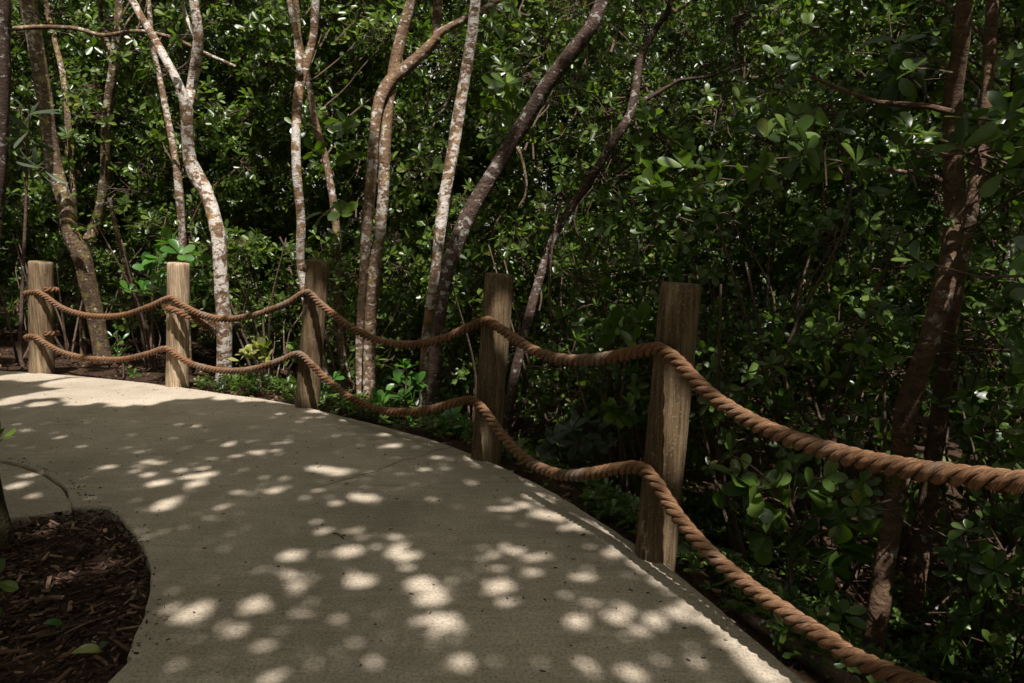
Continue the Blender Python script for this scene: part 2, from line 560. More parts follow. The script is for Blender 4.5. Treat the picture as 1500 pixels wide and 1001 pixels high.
def seg_dist(P, L):
    """signed distance to polyline L: positive on its left side as it runs"""
    P = np.atleast_2d(P)
    best = np.full(len(P), 1e9); sgn = np.zeros(len(P))
    A, B = L[:-1], L[1:]
    for a, b in zip(A, B):
        ab = b - a
        t = np.clip(((P - a) @ ab) / (ab @ ab + 1e-12), 0, 1)
        q = P - (a + t[:, None] * ab)
        d = np.hypot(q[:, 0], q[:, 1])
        s = np.sign(ab[0] * (P[:, 1] - a[1]) - ab[1] * (P[:, 0] - a[0]))
        m = d < best
        best[m] = d[m]; sgn[m] = s[m]
    return best * sgn


EDGE_C = EDGE[::4]


def beyond(P):           # metres beyond the fence edge (negative over the path)
    return seg_dist(np.atleast_2d(P)[:, :2], EDGE_C)


def in_poly(P, poly):
    x, y = P[:, 0], P[:, 1]
    c = np.zeros(len(P), bool)
    j = len(poly) - 1
    for i in range(len(poly)):
        xi, yi = poly[i]; xj, yj = poly[j]
        k = ((yi > y) != (yj > y)) & (x < (xj - xi) * (y - yi) / (yj - yi + 1e-12) + xi)
        c ^= k
        j = i
    return c


PATHPOLY = np.vstack([EDGE, LEFT])


def ground_z(P):
    P = np.atleast_2d(P)[:, :2]
    d = beyond(P)
    s = np.clip(d / np.interp(P[:, 0], [-1, 0.8], [2.6, 1.35]), 0, 1); s = s * s * (3 - 2 * s)
    drop = np.interp(P[:, 0], [-7, -3.5, 0.5], [0.05, 0.28, 0.72])
    return np.where(d > 0, -0.055 - drop * s, -0.035)


def slab(name, poly, zt, thick, mat, bev=0.014, jitter=0.004):
    n = len(poly)
    P = poly.copy()
    for i in range(n):
        v = noise.noise(Vector((P[i, 0] * 9, P[i, 1] * 9, 0.3)))
        w = noise.noise(Vector((P[i, 0] * 9, P[i, 1] * 9, 7.3)))
        P[i] += jitter * 2 * np.array([v, w])
    nx = np.roll(P, -1, axis=0) - np.roll(P, 1, axis=0)
    nrm = np.stack([-nx[:, 1], nx[:, 0]], axis=1)
    nrm /= np.linalg.norm(nrm, axis=1)[:, None] + 1e-9
    area = 0.5 * np.sum(P[:, 0] * np.roll(P[:, 1], -1) - np.roll(P[:, 0], -1) * P[:, 1])
    inw = nrm * (1 if area > 0 else -1)
    z = lambda Q, h: np.column_stack([Q, np.full(n, h)])
    V = np.vstack([z(P + inw * bev, zt), z(P + inw * bev * 0.3, zt - bev * 0.3), z(P, zt - bev), z(P, zt - thick)])
    idx = np.arange(n); nxt = (idx + 1) % n
    a = Acc()
    fs = []
    for k in range(3):
        q = np.stack([k * n + idx, k * n + nxt, (k + 1) * n + nxt, (k + 1) * n + idx], axis=1)
        fs.append(q if area < 0 else q[:, ::-1])
    top = idx if area > 0 else idx[::-1]
    fs.append(top[None, :])
    a.add(V, fs)
    return link(name, a, mat, smooth=False)


path = slab('path', PATHPOLY, 0.0, 0.16, M_CONC, 0.016, 0.006)
tag(path, 'smooth grey concrete footpath curving left along the rope fence, dappled with sun', 'path', kind='structure')

slab_poly = np.vstack([np.array([gr(*p)[:2] for p in [(-150, 658), (0, 675.5), (61, 693), (94, 717), (104, 743), (60, 751), (0, 757), (-150, 775)]]),
                       [[-4.5, 2.9], [-9, 3.0], [-9, 4.1]]])
slab_poly = catmull(np.vstack([slab_poly, slab_poly[:1]]), 0.08)[:-1]
sp = slab('pavement', slab_poly, -0.008, 0.12, M_CONC)
tag(sp, 'low concrete slab beside the path, bordering the mulch bed', 'pavement', kind='structure')

# crack across the path
ck = [(452, 717), (470, 713), (492, 706), (515, 701), (530, 695), (548, 693), (560, 686), (575, 681), (590, 674), (612, 671), (632, 662), (662, 656)]
C = catmull(np.array([gr(*p) for p in ck]), 0.025)
for i in range(len(C)):
    C[i, 0] += 0.012 * noise.noise(Vector((i * 0.7, 0, 0))); C[i, 1] += 0.016 * noise.noise(Vector((i * 0.7, 5, 0)))
w = np.array([0.0075 * (0.45 + 0.8 * abs(noise.noise(Vector((i * 0.31, 9, 0))))) for i in range(len(C))]) * np.clip(np.linspace(0.3, 5, len(C)), 0, 1)
a = Acc()
Vt = np.vstack([C + np.column_stack([0 * w, w, 0 * w + 0.0015]), C - np.column_stack([0 * w, w, 0 * w - 0.0015])])
k = len(C); i = np.arange(k - 1)
a.add(Vt, [np.stack([i, i + k, i + k + 1, i + 1], axis=1)])
path['_o'] = [0.0, 0.0, 0.0]
link('crack', a, M_CRACK, parent=path)

# ------------------------------------------------------------------ ground sheet
xs = np.concatenate([-np.geomspace(400, 15, 14), np.arange(-14, 7.01, 0.13), np.geomspace(8, 400, 14)])
ys = np.concatenate([-np.geomspace(400, 6, 12), np.arange(-5, 14.01, 0.13), np.geomspace(15, 400, 14)])
GX, GY = np.meshgrid(xs, ys)
GP = np.column_stack([GX.ravel(), GY.ravel()])
GZ = ground_z(GP)
inside = in_poly(GP, PATHPOLY)
nz = np.array([noise.noise(Vector((p[0] * 1.1, p[1] * 1.1, 0))) * 0.05 + noise.noise(Vector((p[0] * 4, p[1] * 4, 3))) * 0.018 for p in GP])
bd = beyond(GP)
ld = -seg_dist(GP, LEFT[::3])
GZ = GZ + np.where(bd > 0, nz * np.clip(bd * 2, 0, 1), nz * 0.4)
GZ[inside] = -0.09
near_bed = (~inside) & (bd < 0)
GZ[near_bed] = np.minimum(GZ[near_bed], -0.018)
GZ[in_poly(GP, slab_poly)] = -0.07
a = Acc()
nx_, ny_ = len(xs), len(ys)
ii, jj = np.meshgrid(np.arange(nx_ - 1), np.arange(ny_ - 1))
b = (jj * nx_ + ii).ravel()
a.add(np.column_stack([GP, GZ]), [np.stack([b, b + 1, b + nx_ + 1, b + nx_], axis=1)])
g = link('ground', a, M_SOIL)
tag(g, 'dark leaf-strewn forest soil on both sides of the path', 'ground', kind='structure')

# ------------------------------------------------------------------ posts
POSTS = [  # base px on the path edge, top centre px, width px at base, at top
    dict(b=(61, 547), t=(60, 383), w=33, label='rope fence post at the far end, with both ropes looped round it'),
    dict(b=(260, 567), t=(262, 385), w=32, label='sunlit rope fence post with a frayed rope end knotted at its upper rope'),
    dict(b=(450, 597), t=(467, 381), w=36, label='leaning rope fence post with a long split groove, third from the far end'),
    dict(b=(712, 673), t=(732, 401), w=45, label='brown rope fence post standing where the crack meets the path edge, second tallest in view'),
    dict(b=(960, 816), t=(998, 415), w=62, label='thickest and nearest rope fence post, dark brown, sunlit patch at its foot'),
]
edge_dir_n = lambda p: None
post_axis = []
for pi, P in enumerate(POSTS):
    e = gr(*P['b'])
    Y0 = e[1]
    r = P['w'] * mpp(Y0) / 2 * 0.97
    # outward normal of the path edge
    k = np.argmin(np.hypot(EDGE[:, 0] - e[0], EDGE[:, 1] - e[1]))
    tdir = EDGE[min(k + 2, len(EDGE) - 1)] - EDGE[k - 2]; tdir /= np.linalg.norm(tdir)
    out = np.array([-tdir[1], tdir[0]])
    c = e[:2] + out * (r * 0.75 + 0.02)
    Yc = c[1]
    ub = at(P['b'][0], P['b'][1], Yc)
    base = np.array([ub[0], Yc, 0.0])
    top = at(P['t'][0], P['t'][1], Yc)
    post_axis.append((base, top, r, out))
# the sixth post, past the right side of the frame
b5, t5, r5, o5 = post_axis[-1]
post_axis.append((np.array([1.34, 1.02, 0.0]), np.array([1.40, 1.02, 1.2]), 0.088, o5))
POSTS.append(dict(label='rope fence post carrying the thick nearest rope span out past the right side'))

for pi, (base, top, r, out) in enumerate(post_axis):
    ax = (top - base) / np.linalg.norm(top - base)
    foot = base - ax * 0.45
    H = np.linalg.norm(top - foot)
    t = thing('rope_fence_post', POSTS[pi]['label'], 'post', base, 'rope fence posts along the path edge')
    n = 46; kk = 30
    s = np.concatenate([np.linspace(0, H - 0.03, n), [H - 0.016, H - 0.006, H - 0.001, H]])
    rr = np.concatenate([np.full(n, 1.0), [0.985, 0.95, 0.88, 0.8]]) * r
    ctr = foot[None, :] + ax[None, :] * s[:, None]
    U = np.cross(ax, [0, 1, 0]); U /= np.linalg.norm(U); W = np.cross(ax, U)
    th = np.arange(kk) * 2 * math.pi / kk
    RR = np.repeat(rr[:, None], kk, axis=1)
    gang = [1.9, 2.2, -1.35, -1.9, -1.05, 0][pi]
    gd = [0.05, 0.04, 0.18, 0.10, 0.10, 0.06][pi]
    for i in range(len(s)):
        for j in range(kk):
            q = Vector((math.cos(th[j]) * 0.8 + pi * 5, math.sin(th[j]) * 0.8, s[i] * 1.3))
            q2 = Vector((math.cos(th[j]) * 3 + pi * 5, math.sin(th[j]) * 3, s[i] * 2.6))
            f = 1 + 0.04 * noise.noise(q) + 0.026 * noise.noise(q2)
            f += 0.012 * noise.noise(Vector((th[j] * 6, pi * 3.0, s[i] * 0.6)))
            if s[i] > H - 0.05:
                f -= 0.05 * max(0.0, noise.noise(Vector((math.cos(th[j]) * 2.2, math.sin(th[j]) * 2.2, pi * 4.0))))
            da = (th[j] - gang - 0.25 * noise.noise(Vector((s[i] * 2, pi, 0))) + math.pi) % (2 * math.pi) - math.pi
            f -= gd * math.exp(-(da / 0.13) ** 2) * (1 if s[i] < H - 0.32 else max(0.15, 1 - (s[i] - H + 0.32) / 0.3))
            # slight swelling at the foot
            f += 0.05 * math.exp(-((s[i] - 0.45) / 0.15) ** 2)
            RR[i, j] *= f
    V = ctr[:, None, :] + RR[:, :, None] * (np.cos(th)[None, :, None] * U + np.sin(th)[None, :, None] * W)
    V[-1] += ax * 0.0
    a = Acc(); a.add(V.reshape(-1, 3), tube_faces(len(s), kk, True))
    link('shaft', a, [M_WOOD_PARTLIT, M_WOOD_LIT][pi] if pi < 2 else M_WOOD, parent=t)

# ------------------------------------------------------------------ ropes
ROPE_R = 0.0265
PITCH_L = 0.132


def plane_pt(px, py, A, B):
    """where the view ray meets the upright plane through A and B"""
    d = ray(px, py); o = np.array([0, 0, EYE])
    n = np.array([-(B[1] - A[1]), B[0] - A[0], 0.0])
    t = n @ (A - o) / (n @ d)
    return o + d * t


def attach(pi, px, py, fwd=0.9):
    base, top, r, out = post_axis[pi]
    return at(px, py, base[1] - r * fwd - 0.004)


def rope_center(attpx, mids, end6):
    pts = []
    A = [attach(i, *p) for i, p in enumerate(attpx)]
    A.append(end6)
    for i in range(len(A) - 1):
        pts.append(A[i])
        for (px, py) in mids[i]:
            pts.append(plane_pt(px, py, A[i], A[i + 1]))
    pts.append(A[-1])
    return np.array(pts), A


def rope_mesh(acc, C, R0, uvs, pitch=None, hand=1, taper=None):
    pitch = pitch or PITCH_L * R0 / ROPE_R
    T, U, W = frames(C)
    ds = np.linalg.norm(np.diff(C, axis=0), axis=1)
    s = np.concatenate([[0], np.cumsum(ds)])
    k = 12
    th = np.arange(k) * 2 * math.pi / k
    for st in range(3):
        ph = hand * 2 * math.pi * s / pitch + st * 2 * math.pi / 3
        wob = 1 + 0.06 * np.sin(s * 23 + st * 2) + 0.06 * np.sin(s * 9.1 + st) + 0.05 * np.sin(s * 61 + st * 5)
        c = C + (0.645 * R0) * (np.cos(ph)[:, None] * U + np.sin(ph)[:, None] * W)
        t2, u2, w2 = frames(c)
        # strand wider along the surface than deep
        rad = R0 * 0.465 * wob
        V = c[:, None, :] + rad[:, None, None] * (np.cos(th)[None, :, None] * u2[:, None, :] + np.sin(th)[None, :, None] * w2[:, None, :])
        acc.add(V.reshape(-1, 3), tube_faces(len(C), k, True))
        tw = th[None, :] / (2 * math.pi) + (s[:, None] * 6.0)
        uvs.append(np.stack([tw, np.repeat(s[:, None] * 1.2 + st, k, axis=1)], axis=-1).reshape(-1, 2))


def add_fuzz(acc, C, R0, n, uvs, length=(0.01, 0.035)):
    idx = RNG.integers(1, len(C) - 1, n)
    D = RNG.normal(0, 1, (n, 3)); D /= np.linalg.norm(D, axis=1)[:, None]
    P0 = C[idx] + D * R0 * 0.85
    L = RNG.uniform(length[0], length[1], n)
    T = C[idx] - C[idx - 1]; T /= np.linalg.norm(T, axis=1)[:, None]
    D2 = D * 0.7 + T * RNG.choice([-1, 1], n)[:, None] * 0.8 + RNG.normal(0, 0.3, (n, 3))
    D2 /= np.linalg.norm(D2, axis=1)[:, None]
    n0 = acc.n
    add_twigs(acc, P0, P0 + D2 * L[:, None], 0.0007, 0.0003, 0, 0.2)
    uvs.append(RNG.uniform(0, 3, (acc.n - n0, 2)))


UP_ATT = [(52, 428), (249, 437), (449, 429), (712, 470), (965, 512)]
UP_MID = [
    [(66, 434), (90, 451), (120, 461), (150, 464), (185, 461), (220, 449)],
    [(265, 446), (290, 459), (320, 467), (345, 467), (380, 460), (420, 445)],
    [(470, 446), (500, 470), (530, 489), (565, 502), (610, 505), (650, 496), (685, 481)],
    [(730, 480), (755, 497), (785, 515), (820, 526), (860, 528), (900, 523), (940, 514)],
    [(990, 528), (1015, 554), (1050, 586), (1100, 617), (1150, 639), (1200, 656), (1260, 673), (1330, 687), (1400, 696), (1500, 707)],
]
LO_ATT = [(50, 493), (242, 511), (437, 519), (692, 587), (938, 686)]
LO_MID = [
    [(64, 502), (90, 516), (120, 524), (150, 527), (185, 526), (215, 519)],
    [(258, 520), (280, 533), (310, 541), (340, 544), (375, 540), (410, 529)],
    [(458, 536), (485, 562), (515, 584), (550, 599), (590, 604), (630, 600), (665, 591)],
    [(712, 605), (735, 637), (760, 664), (790, 685), (825, 696), (865, 694), (905, 687)],
    [(960, 706), (978, 735), (1005, 772), (1050, 820), (1100, 861), (1160, 903), (1220, 942), (1290, 982)],
]
p6 = post_axis[5]
E_UP = np.array([p6[0][0] - 0.03, p6[0][1] - 0.10, 0.91])
E_LO = np.array([p6[0][0] - 0.05, p6[0][1] - 0.10, 0.36])

rope_defs = [
    ('rope', 'thick brown twisted rope sagging between the post tops, the upper of two', UP_ATT, UP_MID, E_UP, True),
    ('rope', 'thick brown twisted rope sagging near the ground, the lower of two', LO_ATT, LO_MID, E_LO, False),
]
ROPE_C = []
for (nm, lab, att, mids, e6, frayed) in rope_defs:
    pts, A = rope_center(att, mids, e6)
    a = Acc(); uvs = []
    # loop round the far post first
    base, top, r, out = post_axis[0]
    ax = (top - base) / np.linalg.norm(top - base)
    z0 = A[0][2]
    ring = []
    for q in np.linspace(0.25 * math.pi, -1.30 * math.pi, 12):   # from the right of the post, behind it, to its left
        cz = z0 + 0.02 + 0.03 * (q / 3)
        cc = base + ax * (cz - base[2])
        ring.append(cc + (r + ROPE_R * 0.75) * np.array([math.cos(q + math.pi * 0.0), math.sin(q), 0]) * np.array([1, -1, 1]))
    ring = np.array(ring)
    Craw = np.vstack([ring[:-1], pts])
    Cc = catmull(Craw, 0.009)
    # smooth the corner at the posts a little
    for _ in range(3):
        Cc[1:-1] = 0.25 * Cc[:-2] + 0.5 * Cc[1:-1] + 0.25 * Cc[2:]
    ROPE_C.append(Cc)
    t = thing(nm, lab, 'rope', pts[0], 'ropes of the fence')
    rope_mesh(a, Cc, ROPE_R, uvs, hand=-1)
    add_fuzz(a, Cc, ROPE_R * 1.1, 1300, uvs, (0.006, 0.03))
    link('twisted_strand', a, M_ROPE, parent=t, uv=np.vstack(uvs))
    if frayed:
        # a spare end bound under the rope at the second post
        q0 = A[1]
        Y2 = q0[1] - 0.05
        Y2 = Y2 - 0.07
        pp = np.array([at(246, 453, Y2 + 0.05), at(256, 455, Y2), at(272, 462, Y2), at(290, 470, Y2), at(305, 476, Y2)])
        fc = catmull(pp, 0.012)
        f = Acc(); fu = []
        rope_mesh(f, fc, 0.028, fu, hand=-1)
        tip = fc[-1]; td = fc[-1] - fc[-4]; td /= np.linalg.norm(td)
        n = 170
        P0 = tip + RNG.normal(0, 0.018, (n, 3))
        DD = td + RNG.normal(0, 0.55, (n, 3)) + np.array([0, 0, -0.35])
        DD /= np.linalg.norm(DD, axis=1)[:, None]
        n0 = f.n
        add_twigs(f, P0, P0 + DD * RNG.uniform(0.04, 0.13, n)[:, None], 0.003, 0.0014, 0, 0.25)
        st = fc[0]; sd = fc[0] - fc[3]; sd /= np.linalg.norm(sd)
        P0 = st + RNG.normal(0, 0.016, (60, 3))
        DD = sd + RNG.normal(0, 0.5, (60, 3)); DD /= np.linalg.norm(DD, axis=1)[:, None]
        add_twigs(f, P0, P0 + DD * RNG.uniform(0.02, 0.07, 60)[:, None], 0.003, 0.0014, 0, 0.25)
        fu.append(RNG.uniform(0, 3, (f.n - n0, 2)))
        add_fuzz(f, fc, 0.028, 260, fu, (0.02, 0.06))
        fe = link('frayed_end', f, M_ROPE, parent=t, uv=np.vstack(fu))
        fe['label'] = 'frayed loose rope end bound under the rope at the second post'

# ------------------------------------------------------------------ trees: trunks traced by limb, foliage added later
# limb = list of (px, py, width px [, depth offset])
TREES = []


def tree(name, label, Y, limbs, mat, leaf, group='slender forest trees behind the fence', crown=True, up=3.5, foot=True, k=0.88):
    TREES.append(dict(name=name, label=label, Y=Y, limbs=limbs, mat=mat, leaf=leaf, group=group, crown=crown, up=up, foot=foot,
                      acc=Acc(), pts=[], crown_acc=Acc(), k=k))


tree('forest_tree', 'dark trunk at the upper left corner, cut by the picture edge', 7.4,
     [[(-34, 560, 34), (-28, 420, 34), (-12, 300, 33), (-4, 200, 32), (-2, 60, 32), (-4, -80, 28)]], M_BARKD, M_LEAF)
tree('forest_tree', 'mottled forked tree leaning left just behind the far end post', 8.4,
     [[(160, 560, 34), (150, 520, 32), (140, 460, 31), (128, 410, 30), (118, 370, 32), (104, 340, 29), (96, 300, 27), (80, 245, 26), (70, 180, 25), (60, 110, 26), (40, 0, 26), (20, -120, 22)],
      [(118, 375, 22), (138, 335, 21), (150, 290, 19), (155, 230, 17), (156, 170, 15), (165, 100, 14), (172, 40, 14), (186, -60, 12)],
      [(165, 80, 8), (150, 40, 8), (146, -20, 7)],
      [(156, 200, 9), (178, 60, 8), (205, 10, 7), (220, -40, 6)]], M_BARKL, M_LEAF, k=0.78)
tree('forest_tree', 'white lichened tree with a bend and a fork, standing between second and third posts', 6.75,
     [[(326, 600, 29), (328, 560, 27), (329, 500, 25), (325, 430, 23), (322, 370, 23), (314, 320, 23), (300, 278, 23), (286, 256, 25), (278, 235, 21), (275, 200, 18), (273, 160, 20), (262, 125, 15), (244, 90, 14), (222, 50, 12), (198, 8, 12), (170, -60, 10)],
      [(273, 160, 17), (281, 128, 16), (286, 100, 17), (291, 60, 15), (287, 20, 14), (280, -20, 13), (272, -90, 11)],
      [(288, 60, 7), (272, 22, 6), (262, -20, 6)]], M_BARKW, M_LEAF)
tree('slim_tree', 'thin yellowish stem behind the white lichened forked tree', 7.9,
     [[(270, 420, 12), (266, 330, 12), (262, 280, 14), (256, 230, 11), (244, 165, 10), (233, 110, 9), (222, 60, 8), (214, -30, 7)]], M_BARKO, M_LEAF)
tree('forest_tree', 'thin pale tree rising behind the left side of the leaning split post', 5.95,
     [[(492, 640, 18), (485, 606, 17), (476, 560, 15), (466, 510, 14), (452, 460, 14), (444, 415, 15), (440, 380, 14), (441, 330, 15), (437, 280, 15), (434, 235, 15), (434, 180, 15), (438, 130, 15), (448, 95, 15), (458, 60, 13), (463, 0, 12), (470, -80, 11)],
      [(440, 112, 11), (435, 60, 10), (424, 0, 9), (415, -70, 8)]], M_BARKW, M_LEAF)
tree('slim_tree', 'dim slim stem crossing behind the thin pale tree at the upper left of centre', 6.9,
     [[(500, 470, 13), (492, 330, 12), (478, 240, 12), (462, 180, 11), (452, 120, 11), (438, 60, 10), (430, -30, 9)]], M_BARKM, M_LEAF)
tree('forest_tree', 'twin stemmed ochre tree with one stem bending sharply right above head height', 5.75,
     [[(541, 650, 24), (541, 610, 23), (541, 540, 22), (543, 470, 22), (547, 420, 22), (555, 350, 21), (561, 290, 20), (563, 230, 20), (568, 160, 19), (577, 100, 20), (590, 45, 19), (606, -10, 18), (628, -90, 16)],
      [(526, 650, 13), (527, 600, 13), (526, 540, 13), (527, 480, 13), (531, 430, 15), (535, 370, 18), (540, 310, 19), (545, 250, 18), (549, 195, 17), (556, 145, 19), (578, 112, 21), (604, 92, 20), (630, 66, 17), (648, 45, 13), (680, 28, 11), (722, 6, 9), (760, -30, 8)],
      [(640, 60, 14), (640, 35, 15), (641, 10, 16), (646, -40, 14), (650, -90, 13)]], M_BARKO, M_LEAF, k=0.82)
tree('forest_tree', 'straight white spotted tree leaning right, immediately left of the dark leaning trunk', 5.5,
     [[(617, 680, 17), (620, 620, 17), (622, 560, 17), (626, 490, 18), (634, 430, 18), (641, 370, 18), (648, 310, 19), (658, 250, 20), (667, 200, 19), (677, 140, 19), (685, 90, 18), (692, 40, 17), (698, -10, 16), (706, -80, 15)]], M_BARKW, M_LEAF)
tree('forest_tree', 'dark banded trunk slanting steeply up to the right at the centre', 5.35,
     [[(626, 680, 23), (630, 610, 22), (636, 550, 23), (641, 490, 23), (649, 430, 23), (662, 375, 24), (684, 318, 25), (712, 270, 25), (741, 222, 24), (768, 180, 24), (798, 130, 24), (835, 80, 24), (866, 40, 22), (884, -5, 22), (912, -80, 20)]], M_BARKD, M_LEAF)
tree('forest_tree', 'slender mottled tree leaning right beside the crack side post', 5.2,
     [[(736, 680, 16), (742, 630, 16), (750, 570, 17), (764, 505, 16), (778, 450, 15), (790, 410, 15), (806, 360, 14), (826, 320, 14), (850, 285, 14), (876, 245, 14), (900, 205, 14), (924, 165, 13), (931, 130, 14), (936, 95, 13), (952, 55, 11), (972, 25, 10), (990, -20, 9)],
      [(932, 152, 8), (960, 138, 7), (995, 118, 6), (1040, 112, 5), (1090, 90, 4)]], M_BARKD, M_LEAF)
tree('forest_tree', 'thick reddish brown bent trunk on the right, foreground, passing behind the upper rope', 2.95,
     [[(1262, 1060, 50), (1276, 960, 46), (1288, 880, 43), (1300, 800, 42), (1310, 740, 42), (1320, 680, 41), (1324, 620, 41), (1338, 565, 42), (1356, 515, 40), (1376, 450, 38), (1390, 390, 37), (1396, 330, 37), (1398, 270, 36), (1396, 200, 33), (1398, 130, 31), (1408, 60, 30), (1414, -10, 29), (1420, -120, 27)],
      [(1396, 165, 12), (1360, 156, 11), (1320, 153, 10), (1285, 150, 9), (1250, 138, 8), (1215, 124, 7), (1190, 112, 5)],
      [(1398, 285, 12), (1375, 262, 11), (1340, 255, 9), (1300, 248, 7)]], M_BARKR, M_LEAFR, up=3, k=0.74)
tree('forest_tree', 'mossy brown trunk close behind the right of the thick bent trunk', 3.55,
     [[(1322, 1010, 33), (1332, 930, 32), (1345, 830, 31), (1358, 740, 30), (1368, 660, 28), (1378, 590, 28), (1388, 520, 26), (1398, 440, 24), (1412, 360, 22), (1430, 260, 20), (1444, 150, 18), (1452, 30, 16), (1460, -80, 14)]], M_BARKR, M_LEAFR, up=3)
tree('slim_tree', 'thin leaning stem near the lower right corner, lit along its top', 3.3,
     [[(1395, 1040, 16), (1408, 960, 15), (1424, 890, 14), (1448, 820, 13), (1466, 760, 13), (1478, 700, 11), (1490, 620, 10), (1502, 540, 9), (1520, 440, 8)]], M_BARKM, M_LEAFR)
tree('slim_tree', 'thin dark sapling stem between the far end post and second post', 7.6,
     [[(226, 560, 9), (218, 500, 10), (206, 450, 10), (192, 410, 10), (180, 370, 9), (170, 335, 8), (160, 290, 7)]], M_BARKL, M_LEAF, crown=False, up=0)
tree('slim_tree', 'slender reddish stem left of the forked mottled tree', 8.9,
     [[(122, 520, 10), (118, 420, 10), (110, 320, 9), (106, 250, 9), (100, 180, 9), (92, 110, 9), (80, 60, 8), (66, 0, 8), (58, -60, 8)],
      [(118, 260, 8), (98, 225, 8), (84, 195, 7)]], M_BARKM, M_LEAF)
tree('slim_tree', 'dark crooked stem in the right background, behind the nearest post top', 6.3,
     [[(1010, 560, 12), (1030, 470, 12), (1044, 400, 11), (1052, 320, 11), (1048, 240, 10), (1058, 160, 9), (1075, 80, 8), (1080, -20, 7)]], M_BARKD, M_LEAFR)
tree('slim_tree', 'faint thin trunk at the far right edge, behind the big foreground leaves', 4.7,
     [[(1440, 800, 14), (1452, 690, 13), (1468, 560, 12), (1476, 420, 11), (1472, 300, 10), (1482, 150, 9), (1495, -20, 8)]], M_BARKD, M_LEAFR)

for ti, T in enumerate(TREES):
    jit = RNG.normal(0, 0.10, 40)
    first = None
    for li, limb in enumerate(T['limbs']):
        pts = []
        for k, q in enumerate(limb):
            Yk = T['Y'] + 0.10 * math.sin(k * 0.8 + ti) + (0.16 * li * math.sin(k * 0.45 + li) if li else 0)
            if li and k == 0:
                Yk = T['Y']
            p = at(q[0], q[1], Yk)
            pts.append([*p, q[2] * mpp(Yk) / 2 * T.get('k', 0.88)])
        pts = np.array(pts)
        if li == 0 and T['foot']:
            gz = ground_z(pts[:1])[0]
            if pts[0, 2] > gz - 0.15:        # carry the trunk down into the soil
                dxy = (pts[0, :2] - pts[1, :2]) * 0.4
                pts = np.vstack([[pts[0, 0] + dxy[0], pts[0, 1], gz - 0.25, pts[0, 3] * 1.15], pts])
        if T['up'] > 0 and limb[-1][1] < -15:      # carry on above the frame
            d = pts[-1, :3] - pts[-3, :3]; d /= np.linalg.norm(d)
            d = d * 0.6 + np.array([0, 0, 0.55]); L = T['up'] * (0.7 if li else 1)
            pts = np.vstack([pts, [*(pts[-1, :3] + d * L * 0.5 + RNG.normal(0, 0.15, 3)), pts[-1, 3] * 0.75],
                             [*(pts[-1, :3] + d * L + RNG.normal(0, 0.25, 3)), pts[-1, 3] * 0.4]])
        P = catmull(pts, 0.07 if T['Y'] < 5 else 0.10)
        P[:, 3] = np.maximum(P[:, 3], 0.006)
        # knots and small irregularities
        for i in range(len(P)):
            P[i, 0] += 0.10 * P[i, 3] * noise.noise(Vector((P[i, 2] * 4, ti * 3.1, li)))
            P[i, 3] *= 1 + 0.10 * noise.noise(Vector((P[i, 2] * 3, ti * 7.7, li + 4)))
        add_tube(T['acc'], P[:, :3], P[:, 3], 14 if T['limbs'][0][0][2] > 14 else 9, 0, 0.10, ti * 3.3 + li)
        T['pts'].append(P)
        if first is None:
            first = P[0, :3].copy()
    gz = ground_z(first[None])[0]
    T['root'] = thing(T['name'], T['label'], 'tree', (first[0], first[1], gz), T['group'])
    T['allpts'] = np.vstack(T['pts'])

# ------------------------------------------------------------------ shrubs
SHRUBS = []


def shrub(label, px, py, Y, h, leaf, L=0.11, name='shrub', group='shrubs growing along the fence', stems=4):
    p = at(px, py, Y)
    SHRUBS.append(dict(label=label, name=name, p=np.array([p[0], p[1], ground_z(p[None])[0]]), h=h, leaf=leaf, L=L, group=group, stems=stems,
                       crown_acc=Acc(), acc=Acc()))


shrub('dense dark shrub left of the far end post', 12, 430, 8.0, 1.6, M_LEAF, 0.10)
shrub('dense dark shrub filling the space between the far end post and its mottled tree', 95, 420, 8.1, 1.7, M_LEAF, 0.10)
shrub('bushy green shrub directly left of the sunlit second post', 215, 430, 7.5, 1.8, M_LEAF, 0.12)
shrub('dark shrub showing between the white lichened tree and leaning split post', 390, 450, 7.2, 1.7, M_LEAF, 0.10)
shrub('shrub behind the twin stemmed ochre tree, right of the leaning split post', 500, 470, 6.5, 1.6, M_LEAF, 0.11)
shrub('shrub filling the gap between dark banded trunk and the crack side post', 690, 500, 6.0, 1.6, M_LEAF, 0.11)
shrub('bright dappled shrub right of the crack side post, above the sagging rope', 850, 440, 5.4, 2.0, M_LEAF, 0.12)
shrub('dense shrub immediately left of the nearest post', 920, 560, 4.7, 1.7, M_LEAFR, 0.12)
shrub('tall dense shrub above the upper rope, right of the nearest post', 1110, 460, 4.1, 2.3, M_LEAFR, 0.12)
shrub('dark shrub just left of the thick bent trunk', 1240, 560, 3.9, 2.2, M_LEAFR, 0.12)
shrub('dark shrub at the right edge behind the mossy trunk', 1470, 640, 3.8, 2.2, M_LEAFR, 0.11)
shrub('dark low shrub at the bottom right corner', 1450, 880, 3.2, 1.1, M_LEAFR, 0.11)

# ------------------------------------------------------------------ foliage clumps
TP = np.vstack([T['allpts'][:, :3] for T in TREES if T['crown']])
TI = np.concatenate([np.full(len(T['allpts']), i) for i, T in enumerate(TREES) if T['crown']])
SP = np.array([s['p'] for s in SHRUBS])


def front_depth(x, y):
    return beyond(np.column_stack([x, y]))


